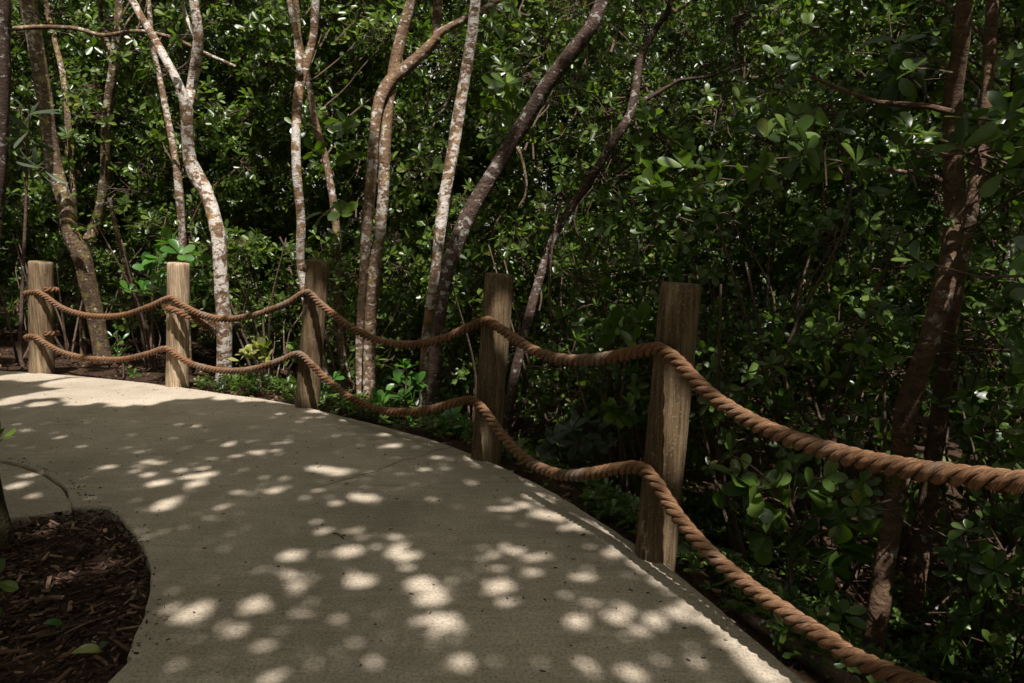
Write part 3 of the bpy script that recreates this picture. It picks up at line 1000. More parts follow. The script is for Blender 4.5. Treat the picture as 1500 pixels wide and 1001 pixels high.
CLEAR = [(*at(378, 540, 6.3)[:2], 0.38), (*at(590, 590, 5.2)[:2], 0.35), (*at(245, 380, 6.9)[:2], 0.4), (*at(1160, 720, 2.75)[:2], 0.3)]
TRK = []
for _i, _T in enumerate(TREES):
    if _T['name'] == 'forest_tree':
        for _P in _T['pts']:
            _v = _P[:, :3] - np.array([0, 0, EYE])
            _f = _v[:, 1] * CA - _v[:, 2] * SA
            TRK.append(np.column_stack([_v[:, 0] / _f, (_v[:, 1] * SA + _v[:, 2] * CA) / _f, _P[:, 3] / _f, _P[:, 1], np.full(len(_P), 0.97 if _i >= 10 else (0.2 if _i == 1 else 1.0))]))
TRK = np.vstack(TRK)


def hides_trunk(P, prob):
    v = P - np.array([0, 0, EYE])
    f = v[:, 1] * CA - v[:, 2] * SA
    u = v[:, 0] / f; w_ = (v[:, 1] * SA + v[:, 2] * CA) / f
    d = np.hypot(u[:, None] - TRK[None, :, 0], w_[:, None] - TRK[None, :, 1])
    hit = (d < TRK[None, :, 2] + 0.07 / f[:, None]) & (P[:, 1:2] < TRK[None, :, 3] + 0.05)
    pr = np.max(hit * TRK[None, :, 4], axis=1) * prob
    return RNG.uniform(0, 1, len(P)) < pr


def clump(acc, c, rad, nros, L, kind, up=0.5, twig_from=None, spread=(25, 105), nl=7, ratio=0.52, flat=0.8, clear=1.0):
    D = RNG.normal(0, 1, (nros, 3)); D /= np.linalg.norm(D, axis=1)[:, None]
    rr = rad * RNG.uniform(0.25, 1.0, nros) ** 0.6
    P = c + D * rr[:, None] * np.array([1, 1, flat])
    A = D * 0.75 + np.array([0.12, -0.38, up]) + RNG.normal(0, 0.35, (nros, 3))
    ok = (P[:, 2] > ground_z(P) + 0.05)
    bd = beyond(P)
    lim = np.where(P[:, 2] < 1.55, 0.30, -0.2)
    for q in CLEAR:
        ok &= np.hypot(P[:, 0] - q[0], P[:, 1] - q[1]) > q[2]
    ok &= bd > lim
    if clear is not None:
        ok &= ~hides_trunk(P, clear)
    P, A = P[ok], A[ok]
    if len(P) == 0:
        return
    if ok.mean() < 0.5:
        twig_from = None
    add_rosettes(acc, P, A, nl, L * RNG.uniform(0.8, 1.2, len(P)), kind, ratio, spread)
    An = A / np.linalg.norm(A, axis=1)[:, None]
    s = RNG.uniform(0, 1, len(P)) < 0.75
    add_twigs(acc, np.repeat(c[None], s.sum(), 0) + RNG.normal(0, 0.03, (s.sum(), 3)), P[s], 0.0055, 0.0025, 1, 0.1)
    if twig_from is not None and RNG.uniform() < (0.45 if c[1] > 4.8 else 0.3):
        v = c - twig_from
        L_ = np.linalg.norm(v)
        lmax = 0.7 if c[1] > 4.8 else 1.2
        if L_ > lmax:
            twig_from = c - v / L_ * lmax - np.array([0, 0, 0.1])
        L_ = min(L_, lmax)
        twig_from = twig_from - np.array([0, 0, 0.45 * L_])
        gzz = ground_z(twig_from[None])[0]
        twig_from[2] = max(twig_from[2], gzz)
        v = c - twig_from
        m1 = twig_from + v * 0.33 + RNG.normal(0, 0.09 * L_, 3)
        m2 = twig_from + v * 0.68 + RNG.normal(0, 0.09 * L_, 3)
        Cc = catmull(np.array([twig_from, m1, m2, c]), 0.08)
        if len(Cc) >= 3:
            add_tube(acc, Cc, np.linspace(RNG.uniform(0.007, 0.014), 0.005, len(Cc)), 5, 1, cap=False)


nfront = 0
# front zone : a band 0.4 - 3.2 m beyond the fence, denser to the right where it comes close to the path
cand = np.column_stack([RNG.uniform(-11, 5.5, 16000), RNG.uniform(0.6, 12, 16000), RNG.uniform(-0.3, 6.2, 16000)])
bd = beyond(cand)
xx = cand[:, 0]
near0 = np.interp(xx, [-9, -5, -3, -1.5, 0, 1, 2], [1.3, 1.15, 1.0, 0.85, 0.8, 0.7, 0.65])
near0 = near0 + np.clip(cand[:, 2] - 0.9, 0, 4) * np.interp(xx, [-5, -3, -1, 0.5], [0.1, 0.16, 0.3, 0.42])
ang = xx / np.maximum(cand[:, 1], 0.5)
topz = 1.3 + cand[:, 1] * 0.42 + 0.5
keep = (bd > near0) & (bd < near0 + 3.0) & (np.abs(ang) < 1.05) & (cand[:, 2] < topz) & (cand[:, 2] > ground_z(cand) + 0.15)
# far left floor stays open so that the litter shows
openfl = (xx < -4.2) & (cand[:, 2] < 0.55)
keep &= ~openfl
# density noise : clusters and gaps
dn = np.array([noise.noise(Vector(tuple(c * 0.75))) for c in cand])
keep &= RNG.uniform(0, 1, len(cand)) < np.clip(0.62 + 0.9 * dn, 0.12, 1.0)
cand = cand[keep][:3300]
print('front clumps', len(cand))
for c in cand:
    d = np.hypot(TP[:, 0] - c[0], TP[:, 1] - c[1]) + 0.8 * np.abs(TP[:, 2] - (c[2] - 0.3))
    k = np.argmin(d)
    ds = np.hypot(SP[:, 0] - c[0], SP[:, 1] - c[1])
    ks = np.argmin(ds)
    Yd = c[1]
    kind = 'fine' if Yd < 4.8 else 'hex'
    if c[2] < SHRUBS[ks]['h'] + RNG.uniform(-0.4, 0.3) and ds[ks] < 2.2:
        S = SHRUBS[ks]
        clump(S['crown_acc'], c, RNG.uniform(0.24, 0.42), int(RNG.integers(15, 25)), S['L'] * (0.78 if c[0] < 0.2 else 0.6), kind,
              twig_from=S['p'] + (c - S['p']) * np.array([0.3, 0.3, 0.45]))
    else:
        T = TREES[TI[k]]
        clump(T['crown_acc'], c, RNG.uniform(0.26, 0.48), int(RNG.integers(17, 28)), (0.092 if c[0] < 0.2 else 0.066) * RNG.uniform(0.8, 1.2), kind, twig_from=TP[k])
    nfront += 1

# big near leaves of the right tree, close to the lens
BT = TREES[10]
for (px, py, Y, rad, n) in [(1310, 232, 2.75, 0.2, 6), (1390, 222, 2.6, 0.2, 7), (1460, 240, 2.6, 0.22, 7), (1500, 160, 2.8, 0.24, 7), (1230, 240, 3.0, 0.2, 5),
                            (1330, 110, 3.2, 0.24, 7), (1150, 230, 3.3, 0.22, 6), (1540, 260, 2.6, 0.24, 7)]:
    c = at(px, py, Y)
    d = np.linalg.norm(BT['allpts'][:, :3] - c, axis=1)
    clump(BT['crown_acc'], c, rad, int(n * 1.6), 0.10, 'fine', twig_from=BT['allpts'][np.argmin(d), :3], up=0.35, ratio=0.46, clear=0.85)

# sprays of leaves that the photo shows in front of trunks / by themselves
SPR = [(340, 112, 6.3, 0.16, 5, 0.13, 2), (360, 95, 6.4, 0.14, 4, 0.13, 2), (456, 215, 5.6, 0.08, 2, 0.12, 4), (505, 200, 5.6, 0.16, 4, 0.13, 6), (520, 395, 5.3, 0.16, 4, 0.13, 6),
       (490, 320, 5.3, 0.16, 5, 0.13, 6), (730, 120, 5.6, 0.18, 5, 0.14, 8), (745, 210, 5.6, 0.2, 6, 0.14, 8), (955, 210, 4.6, 0.22, 6, 0.14, 9), (985, 260, 4.4, 0.22, 6, 0.13, 9),
       (275, 50, 6.5, 0.1, 3, 0.09, 2), (925, 480, 4.2, 0.14, 3, 0.13, 9), (910, 585, 4.0, 0.14, 3, 0.13, 9), (640, 240, 5.2, 0.14, 3, 0.12, 7), (620, 250, 5.4, 0.16, 4, 0.12, 7)]
for (px, py, Y, rad, n, L, ti) in SPR:
    c = at(px, py, Y)
    T = TREES[ti]
    d = np.linalg.norm(T['allpts'][:, :3] - c, axis=1)
    k = np.argmin(d)
    clump(T['crown_acc'], c, rad, n, L, 'fine', twig_from=T['allpts'][k, :3], up=0.6)

for T in TREES:
    link('trunk', T['acc'], T['mat'], parent=T['root'])
    if T['crown_acc'].V:
        link('crown', T['crown_acc'], [T['leaf'], M_TWIG], parent=T['root'])
for S in SHRUBS:
    t = thing(S['name'], S['label'], 'shrub', S['p'], S['group'])
    a = S['acc']
    for k in range(S['stems']):
        ph = RNG.uniform(0, 6.28)
        L = S['h'] * RNG.uniform(0.7, 1.05)
        e = S['p'] + np.array([math.cos(ph) * 0.35 * L, math.sin(ph) * 0.35 * L, L])
        m = S['p'] + (e - S['p']) * 0.5 + RNG.normal(0, 0.08, 3)
        Cc = catmull(np.array([S['p'] + np.array([0, 0, -0.1]) + RNG.normal(0, 0.04, 3) * [1, 1, 0], m, e]), 0.1)
        add_tube(a, Cc, np.linspace(0.017, 0.006, len(Cc)), 6)
    link('stems', a, M_TWIG, parent=t)
    link('foliage', S['crown_acc'], [S['leaf'], M_TWIG], parent=t)

# ------------------------------------------------------------------ small single plants
def plant(name, label, stem_px, Y, ros, leaf, kind='fine', rad=5, nl=8, ratio=0.55, spread=(30, 95), group=None, cat='plant', curl=0.22):
    """stem polyline in photo pixels at depth Y, rosettes (px, py, leaf length, up-ness)"""
    P = np.array([at(x, y, Y + 0.03 * math.sin(i * 1.7)) for i, (x, y) in enumerate(stem_px)])
    gz = ground_z(P[:1])[0]
    base = P[0].copy()
    if base[2] > gz:
        P = np.vstack([[base[0], base[1], gz - 0.03], P])
        base = P[0]
    t = thing(name, label, cat, (base[0], base[1], gz), group)
    a = Acc()
    Cc = catmull(P, 0.04)
    add_tube(a, Cc, np.linspace(rad * mpp(Y) / 2, rad * mpp(Y) / 4, len(Cc)), 6)
    C, A, LL = [], [], []
    for (x, y, L, up) in ros:
        c = at(x, y, Y + RNG.normal(0, 0.05))
        k = np.argmin(np.linalg.norm(Cc - c, axis=1))
        if np.linalg.norm(Cc[k] - c) > 0.03:
            add_tube(a, catmull(np.array([Cc[max(0, k - 2)], (Cc[k] + c) / 2 + np.array([0, 0, 0.01]), c]), 0.03), 0.003, 5)
        C.append(c); A.append(np.array([RNG.normal(0, 0.35), -0.3 + RNG.normal(0, 0.3), up])); LL.append(L)
    link('stem', a, M_TWIG, parent=t)
    f = Acc()
    add_rosettes(f, np.array(C), np.array(A), nl, np.array(LL), kind, ratio, spread, curl=curl)
    link('foliage', f, leaf, parent=t)
    return t


plant('seedling', 'pale yellow-green seedling on a thin bare stem, under the ropes left of the split post', [(383, 585), (381, 560), (379, 540), (375, 522)], 6.3,
      [(375, 522, 0.13, 1.0), (368, 514, 0.11, 1.0), (384, 512, 0.12, 1.0), (360, 520, 0.1, 0.8), (376, 505, 0.1, 1.0), (390, 522, 0.09, 0.8)], M_LEAFY, rad=4)
plant('seedling', 'broken green twig of broad yellowish leaves hanging under the rope beside the white trunk', [(350, 590), (352, 560), (351, 535)], 6.35,
      [(350, 528, 0.1, 0.2), (356, 545, 0.09, 0.3)], M_LEAFY, rad=3, nl=4)
plant('sapling', 'leafy sapling with big rounded leaves behind the top of the sunlit second post', [(252, 560), (254, 480), (256, 420), (252, 370)], 7.0,
      [(250, 355, 0.17, 0.9), (238, 378, 0.16, 0.5), (262, 372, 0.16, 0.6), (284, 378, 0.19, 0.5), (286, 400, 0.17, 0.3), (222, 392, 0.15, 0.5), (232, 420, 0.15, 0.3), (246, 400, 0.15, 0.5), (210, 425, 0.14, 0.4),
       (190, 425, 0.13, 0.4)], M_LEAFB, rad=7, nl=7)
plant('seedling', 'slim feathery seedling between far end post and second post, under the lower rope', [(181, 558), (180, 530), (174, 505), (170, 485)], 7.0,
      [(170, 482, 0.09, 0.9), (164, 492, 0.08, 0.4), (178, 498, 0.08, 0.4), (166, 505, 0.08, 0.4), (182, 515, 0.08, 0.3), (172, 518, 0.09, 0.4), (186, 535, 0.09, 0.2), (196, 548, 0.09, 0.2)], M_LEAFB, rad=3, nl=6, ratio=0.35)
plant('sapling', 'bright green sapling lit by sun at the foot of the dark banded trunk', [(592, 640), (594, 610), (594, 580), (596, 545)], 5.3,
      [(594, 538, 0.10, 1.0), (586, 565, 0.13, 0.5), (606, 568, 0.13, 0.5), (590, 580, 0.13, 0.4), (604, 585, 0.13, 0.3), (565, 585, 0.13, 0.5), (560, 592, 0.12, 0.3), (582, 617, 0.13, 0.4), (600, 622, 0.13, 0.3), (572, 620, 0.12, 0.4),
       (612, 560, 0.1, 0.6)], M_LEAFB, rad=5, nl=7)
plant('sapling', 'green sapling low against the foot of the crack side post, on its left', [(668, 680), (668, 650), (664, 625)], 4.85,
      [(664, 612, 0.11, 0.8), (650, 620, 0.11, 0.4), (678, 622, 0.11, 0.4), (672, 640, 0.10, 0.4), (656, 642, 0.1, 0.3)], M_LEAFB, rad=4, nl=7)
plant('sapling', 'green seedling beside the foot of the thin pale tree, right of the split post', [(494, 632), (492, 612), (490, 590)], 5.75,
      [(488, 555, 0.10, 0.8), (482, 572, 0.11, 0.4), (498, 588, 0.11, 0.5), (505, 602, 0.1, 0.4), (470, 600, 0.1, 0.4)], M_LEAFB, rad=4, nl=7)
plant('shrub', 'dull grey-green bush right of the crack side post, behind the lower rope', [(840, 740), (840, 690), (846, 650), (850, 625)], 4.35,
      [(835, 628, 0.11, 0.8), (858, 618, 0.11, 0.7), (876, 632, 0.11, 0.5), (812, 640, 0.10, 0.5), (846, 646, 0.12, 0.4), (870, 655, 0.11, 0.3), (890, 650, 0.1, 0.4), (826, 660, 0.1, 0.3), (802, 660, 0.1, 0.3), (855, 668, 0.11, 0.2)],
      M_LEAFG, rad=5, nl=8, cat='shrub')
plant('shrub', 'broad-leaved low shrub between the ropes right of the nearest post, drooping leaves', [(1160, 890), (1158, 830), (1166, 770), (1150, 720)], 2.75,
      [(1080, 700, 0.104, 0.4), (1110, 715, 0.112, 0.5), (1065, 735, 0.104, 0.2), (1140, 700, 0.112, 0.6), (1160, 690, 0.104, 0.8), (1185, 715, 0.112, 0.5), (1205, 700, 0.104, 0.5), (1230, 725, 0.112, 0.3), (1100, 745, 0.112, 0.2),
       (1150, 745, 0.112, 0.2), (1200, 760, 0.112, 0.1), (1240, 775, 0.120, -0.2), (1225, 805, 0.120, -0.3), (1120, 785, 0.104, 0.1), (1170, 790, 0.104, 0.1), (1090, 690, 0.088, 0.7), (1255, 745, 0.096, 0.3), (1185, 665, 0.096, 0.7),
       (1130, 760, 0.096, 0.2), (1068, 665, 0.080, 0.6), (1215, 830, 0.104, -0.3)], M_LEAFR, rad=9, nl=6, ratio=0.62, cat='shrub', curl=0.35)
plant('sapling', 'drooping sprig of long narrow leaves at the upper left, before the mottled tree', [(30, 500), (38, 300), (40, 200), (42, 170)], 7.7,
      [(40, 165, 0.30, 0.5), (38, 190, 0.28, 0.1), (48, 205, 0.30, -0.2), (30, 230, 0.26, -0.4), (60, 250, 0.26, -0.5), (24, 205, 0.26, -0.2)], M_LEAFG, rad=6, nl=6, ratio=0.22, curl=0.5)
plant('seedling', 'small dark leafy plant in the mulch at the left edge', [(-6, 905), (-4, 880), (-2, 860)], 2.2,
      [(-10, 850, 0.08, 0.8), (-6, 866, 0.07, 0.3), (-14, 880, 0.08, 0.3)], M_LEAFR, rad=4, nl=6)
plant('seedling', 'leafy shoot on the left edge above the mossy leaning trunk', [(-14, 760), (-10, 700), (-4, 650)], 2.75,
      [(0, 636, 0.07, 0.7), (-6, 650, 0.07, 0.3)], M_LEAFR, rad=3, nl=5)

# hanging lianas
for (pts, Y, w, lab) in [([(758, 215), (766, 240), (771, 268), (768, 290), (760, 303)], 5.4, 5, 'short hooked pale liana hanging right of the dark banded trunk'),
                         ([(20, 42), (60, 40), (110, 42), (150, 52), (200, 46), (250, 55), (300, 78), (345, 98)], 7.2, 7, 'thin bare branch crossing level over the upper left trunks'),
                         ([(480, 480), (500, 500), (506, 530), (514, 560)], 5.9, 5, 'thin pale twig dangling between split post and ochre tree')]:
    P = catmull(np.array([at(x, y, Y + 0.05 * math.sin(i)) for i, (x, y) in enumerate(pts)]), 0.05)
    a = Acc(); add_tube(a, P, np.linspace(w * mpp(Y) / 2, w * mpp(Y) / 3, len(P)), 7, 0, 0.1)
    tag(link('liana' if w < 7 else 'bare_branch', a, M_BARKM, origin=P[0]), lab, 'vine' if w < 7 else 'branch')

# ------------------------------------------------------------------ background thicket (one mass)
a = Acc()
NB = 5200
cand = np.column_stack([RNG.uniform(-22, 16, NB * 4), RNG.uniform(3, 22, NB * 4), RNG.uniform(-0.6, 9.5, NB * 4)])
bd = beyond(cand)
ang = cand[:, 0] / cand[:, 1]
topz = 1.3 + cand[:, 1] * 0.42 + 0.6
near0 = np.interp(cand[:, 0], [-9, -5, -3, -1.5, 0, 1, 2], [1.7, 1.5, 1.15, 0.95, 0.85, 0.75, 0.75])
keep = (bd > near0 + 2.6) & (np.abs(ang) < 1.0) & (cand[:, 2] < topz) & ~((cand[:, 0] < -4.5) & (cand[:, 2] < 0.3) & (cand[:, 1] < 12))
dn = np.array([noise.noise(Vector(tuple(c * 0.45))) for c in cand])
keep &= RNG.uniform(0, 1, len(cand)) < np.clip(0.6 + 0.9 * dn, 0.15, 1)
cand = cand[keep][:NB]


def sky_gap(c):
    f = c[:, 1] * CA - (c[:, 2] - EYE) * SA
    px = 750 + FPX * c[:, 0] / f
    py = 500.5 - FPX * (c[:, 1] * SA + (c[:, 2] - EYE) * CA) / f
    g = ((px > 612) & (px < 668) & (py > -30) & (py < 120)) | ((px > 1280) & (px < 1345) & (py < 28)) | ((px > 690) & (px < 720) & (py < 60))
    return g & (RNG.uniform(0, 1, len(c)) < 0.93)


cand = cand[~sky_gap(cand)]
print('thicket clumps', len(cand))
for c in cand:
    nros = int(RNG.integers(7, 13))
    rad = RNG.uniform(0.35, 0.7)
    D = RNG.normal(0, 1, (nros, 3)); D /= np.linalg.norm(D, axis=1)[:, None]
    P = c + D * (rad * RNG.uniform(0.2, 1, nros))[:, None]
    P[:, 2] = np.maximum(P[:, 2], ground_z(P) + 0.05)
    add_rosettes(a, P, D * 0.7 + np.array([0.1, -0.3, 0.5]), 6, 0.14, 'hex', 0.58, (30, 100), 0)
    s = RNG.uniform(0, 1, nros) < 0.3
    add_twigs(a, np.repeat(c[None], s.sum(), 0), P[s], 0.006, 0.003, 1, 0.1)
cf = np.column_stack([RNG.uniform(-24, 22, 2600), RNG.uniform(15, 23, 2600), RNG.uniform(0, 10.5, 2600)])
cf = cf[(np.abs(cf[:, 0] / cf[:, 1]) < 1.05) & (cf[:, 2] < 1.8 + cf[:, 1] * 0.42)]
cf = cf[~sky_gap(cf)]
for c in cf:
    D = RNG.normal(0, 1, (9, 3)); D /= np.linalg.norm(D, axis=1)[:, None]
    add_rosettes(a, c + D * (0.8 * RNG.uniform(0.3, 1, 9))[:, None], D * 0.7 + np.array([0, -0.1, 0.5]), 6, 0.2, 'kite', 0.6, (30, 100), 0)
for k in range(70):          # thin stems standing in the thicket
    Y = RNG.uniform(7.5, 17)
    x = RNG.uniform(-0.95, 0.95) * Y
    b0 = np.array([x, Y, -0.3])
    if beyond(b0[None])[0] < 2.6:
        continue
    lean = RNG.normal(0.12, 0.25, 2)
    h = RNG.uniform(4, 9)
    P = np.array([b0, b0 + [lean[0] * h * 0.3 + RNG.normal(0, .15), lean[1] * h * 0.3, h * 0.33], b0 + [lean[0] * h * 0.7 + RNG.normal(0, .25), lean[1] * h * .7, h * 0.68], b0 + [lean[0] * h, lean[1] * h, h]])
    Cc = catmull(P, 0.3)
    r = RNG.uniform(0.025, 0.07)
    add_tube(a, Cc, np.linspace(r, r * 0.4, len(Cc)), 6, 2, cap=False)
    for q in range(int(RNG.integers(2, 5))):
        i0 = int(RNG.integers(len(Cc) // 4, len(Cc) - 1))
        e = Cc[i0] + RNG.normal(0, 0.6, 3) + [0, 0, 0.7]
        add_tube(a, catmull(np.array([Cc[i0], (Cc[i0] + e) / 2 + RNG.normal(0, .1, 3), e]), 0.2), 0.016, 5, 2, cap=False)
# the same thicket closes round the sides and behind
nb = 2000
az = RNG.uniform(math.radians(52), math.radians(308), nb)
rd = RNG.uniform(7.0, 11.5, nb)
cb = np.column_stack([np.sin(az) * rd, np.cos(az) * rd + 0.5, RNG.uniform(0, 8.5, nb)])
cb = cb[~in_poly(cb, PATHPOLY) | (np.abs(cb[:, 0]) > 3.4)]
for c in cb:
    D = RNG.normal(0, 1, (7, 3)); D /= np.linalg.norm(D, axis=1)[:, None]
    add_rosettes(a, c + D * 0.5, D * 0.7 + np.array([0, 0, 0.5]), 6, 0.24, 'kite', 0.6, (30, 100), 0)
cr = np.column_stack([RNG.uniform(0.5, 7.5, 4200), RNG.uniform(-6, 3.0, 4200), RNG.uniform(-0.4, 7.0, 4200)])
bdr = beyond(cr)
cr = cr[(bdr > 0.9) & (bdr < 4.5) & (cr[:, 2] < 2.3) & (cr[:, 1] < 1.2) & ~((np.abs(cr[:, 0] / np.maximum(cr[:, 1], 0.01)) < 1.0) & (cr[:, 1] > 0))][:700]
for c in cr:
    D = RNG.normal(0, 1, (8, 3)); D /= np.linalg.norm(D, axis=1)[:, None]
    add_rosettes(a, c + D * 0.4, D * 0.7 + np.array([0, 0, 0.5]), 6, 0.18, 'hex', 0.6, (30, 100), 0)
o = link('background_thicket', a, [M_LEAFF, M_TWIG, M_BARKM])
tag(o, 'dense mass of leafy thicket and thin stems receding behind the trees', 'undergrowth', kind='stuff')

# ------------------------------------------------------------------ mulch, litter, ground cover
a = Acc()


def chips(acc, P, Lr, Wr, tilt=0.35):
    n = len(P)
    ph = RNG.uniform(0, 6.28, n)
    L = RNG.uniform(Lr[0], Lr[1], n) * RNG.uniform(0.4, 1, n); W = np.minimum(RNG.uniform(Wr[0], Wr[1], n), L * 0.6)
    D = np.column_stack([np.cos(ph), np.sin(ph), RNG.normal(0, tilt, n)])
    Nn = np.column_stack([RNG.normal(0, tilt, n), RNG.normal(0, tilt, n), np.ones(n)])
    D /= np.linalg.norm(D, axis=1)[:, None]
    Nn -= D * np.sum(D * Nn, axis=1)[:, None]; Nn /= np.linalg.norm(Nn, axis=1)[:, None]
    S = np.cross(D, Nn)
    H = np.minimum(W * 0.35, 0.006)
    vs = []
    for (sx, sy, sz) in [(-1, -1, -1), (1, -.7, -1), (1, .7, -1), (-1, 1, -1), (-1, -1, 1), (1, -.7, 1), (1, .7, 1), (-1, 1, 1)]:
        vs.append(P + D * (sx * L / 2)[:, None] + S * (sy * W / 2)[:, None] + Nn * (sz * H / 2)[:, None])
    V = np.stack(vs, axis=1).reshape(-1, 3)
    b = (np.arange(n) * 8)[:, None]
    acc.add(V, [b + np.array(f)[None] for f in ([4, 5, 6, 7], [0, 1, 5, 4], [1, 2, 6, 5], [2, 3, 7, 6], [3, 0, 4, 7])])


bed = np.column_stack([RNG.uniform(-4.2, -0.6, 60000), RNG.uniform(0.8, 3.6, 60000)])
bed = bed[~in_poly(bed, PATHPOLY) & ~in_poly(bed, slab_poly)]
bed = bed[:16000]
bz = np.array([noise.noise(Vector((p[0] * 1.1, p[1] * 1.1, 0))) * 0.05 * 0.4 for p in bed]) - 0.03
bz = np.minimum(bz, -0.018)
big = RNG.uniform(0, 1, len(bed)) < 0.12
chips(a, np.column_stack([bed, bz + RNG.uniform(0, 0.018, len(bed))])[~big], (0.012, 0.05), (0.004, 0.012))
chips(a, np.column_stack([bed, bz + RNG.uniform(0.004, 0.022, len(bed))])[big], (0.05, 0.14), (0.006, 0.018), 0.15)
# crumbs spilled along the joint between slab and path and on the concrete
J = catmull(np.array([gr(*p) for p in [(0, 671), (40, 680), (75, 692), (100, 708), (122, 726), (150, 738), (182, 762), (206, 795), (219, 848), (206, 910), (180, 962)]]), 0.02)
jj = J[RNG.integers(0, len(J), 110)].copy()
off = np.abs(RNG.normal(0, 0.05, len(jj))) * RNG.choice([0.7, 0.5, -0.6], len(jj))
jj[:, 0] += off * 0.7 + RNG.normal(0, 0.02, len(jj)); jj[:, 1] += off * 0.7 + RNG.normal(0, 0.02, len(jj))
jin = in_poly(jj[:, :2], PATHPOLY)
jj[:, 2] = np.where(jin, 0.003, -0.02)
chips(a, jj, (0.006, 0.028), (0.003, 0.009), 0.15)
o = link('mulch', a, M_MULCH, smooth=False)
tag(o, 'reddish brown wood mulch filling the bed at the lower left', 'mulch', kind='stuff')

a = Acc()
cnd = np.column_stack([RNG.uniform(-12, 5, 30000), RNG.uniform(0.5, 13, 30000)])
bd = beyond(cnd)
cnd = cnd[(bd > 0.02) & (bd < 5) & (np.abs(cnd[:, 0] / cnd[:, 1]) < 1.2)][:9000]
gz = ground_z(cnd) + np.array([noise.noise(Vector((p[0] * 1.1, p[1] * 1.1, 0))) * 0.05 + noise.noise(Vector((p[0] * 4, p[1] * 4, 3))) * 0.018 for p in cnd]) * np.clip(beyond(cnd) * 2, 0, 1)
n = len(cnd)
ph = RNG.uniform(0, 6.28, n)
add_leaves(a, np.column_stack([cnd, gz + 0.012 + RNG.uniform(0, 0.02, n)]), np.column_stack([np.cos(ph), np.sin(ph), RNG.normal(0, 0.15, n)]),
           np.column_stack([RNG.normal(0, 0.25, n), RNG.normal(0, 0.25, n), np.ones(n)]), RNG.uniform(0.035, 0.085, n), RNG.uniform(0.018, 0.034, n), 'hex', 0.5, -0.3)
o = link('leaf_litter', a, M_LITTER)
tag(o, 'brown dead leaves strewn over the forest floor behind the fence', 'leaf litter', kind='stuff')

a = Acc()
cnd = np.column_stack([RNG.uniform(-3, 4, 16000), RNG.uniform(0.8, 7, 16000)])
bd = beyond(cnd)
dn = np.array([noise.noise(Vector((p[0] * 1.7, p[1] * 1.7, 4))) for p in cnd])
cnd = cnd[(bd > 0.06) & (bd < 2.2) & (dn > np.interp(cnd[:, 0], [-2.2, -1.0, 0.5], [-0.15, -0.2, -0.3]))][:5200]
P = np.column_stack([cnd, ground_z(cnd) + RNG.uniform(0.03, 0.14, len(cnd))])
add_rosettes(a, P, np.column_stack([RNG.normal(0, .3, len(P)), RNG.normal(0, .3, len(P)), np.ones(len(P))]), 6, RNG.uniform(0.03, 0.07, len(P)), 'hex', 0.55, (50, 100))
add_twigs(a, P * [1, 1, 0] + np.column_stack([0 * P[:, 0], 0 * P[:, 0], ground_z(P) - 0.02]), P, 0.0015, 0.001, 1)
o = link('ground_cover', a, [M_LEAFR, M_TWIG])
tag(o, 'low green seedlings and creeping cover along the foot of the fence', 'ground cover', kind='stuff')

# exposed root beside the path
P = catmull(np.array([gr(1060, 880, -0.06), gr(1110, 915, -0.055), gr(1160, 948, -0.06), gr(1215, 985, -0.065), gr(1270, 1030, -0.08), gr(1330, 1090, -0.12)]), 0.04)
a = Acc(); add_tube(a, P, np.interp(np.arange(len(P)), [0, len(P) * 0.3, len(P)], [0.012, 0.032, 0.04]), 10, 0, 0.4)
tag(link('tree_root', a, M_TWIG, origin=P[0]), 'brown exposed root running along the path edge under the lower rope', 'root')

# left edge mossy trunk leaning in from the side; carries an added unseen shade canopy
LT = thing('mossy_shade_tree', 'mossy trunk base leaning at the left edge of the mulch bed', 'tree', tuple(gr(2, 800, -0.03)), None)
lt0 = gr(-14, 800, -0.03)
P = np.array([[lt0[0] + 0.02, lt0[1], -0.2], [lt0[0], lt0[1], 0.0], [*at(-22, 740, lt0[1])], [*at(-36, 660, lt0[1])], [*at(-80, 520, lt0[1])],
              [-3.0, 2.6, 2.6], [-3.6, 1.8, 3.8], [-3.2, 0.5, 5.2], [-2.6, -1.0, 6.4]])
rad = np.array([0.10, 0.085, 0.075, 0.07, 0.07, 0.07, 0.068, 0.06, 0.035])
C4 = catmull(np.column_stack([P, rad]), 0.12)
lt_acc = Acc(); add_tube(lt_acc, C4[:, :3], C4[:, 3], 14, 0, 0.10, 4.4)

# ------------------------------------------------------------------ added unseen canopy, gaps placed to set where the sun falls
HOLES = []           # (x, y on the sun-projected ground plane, radius)


def hole_px(px, py, r, z=0.0):
    p = gr(px, py, z); HOLES.append((*sunproj(p)[0], r))


def hole_at(px, py, Y, r):
    HOLES.append((*sunproj(at(px, py, Y))[0], r))


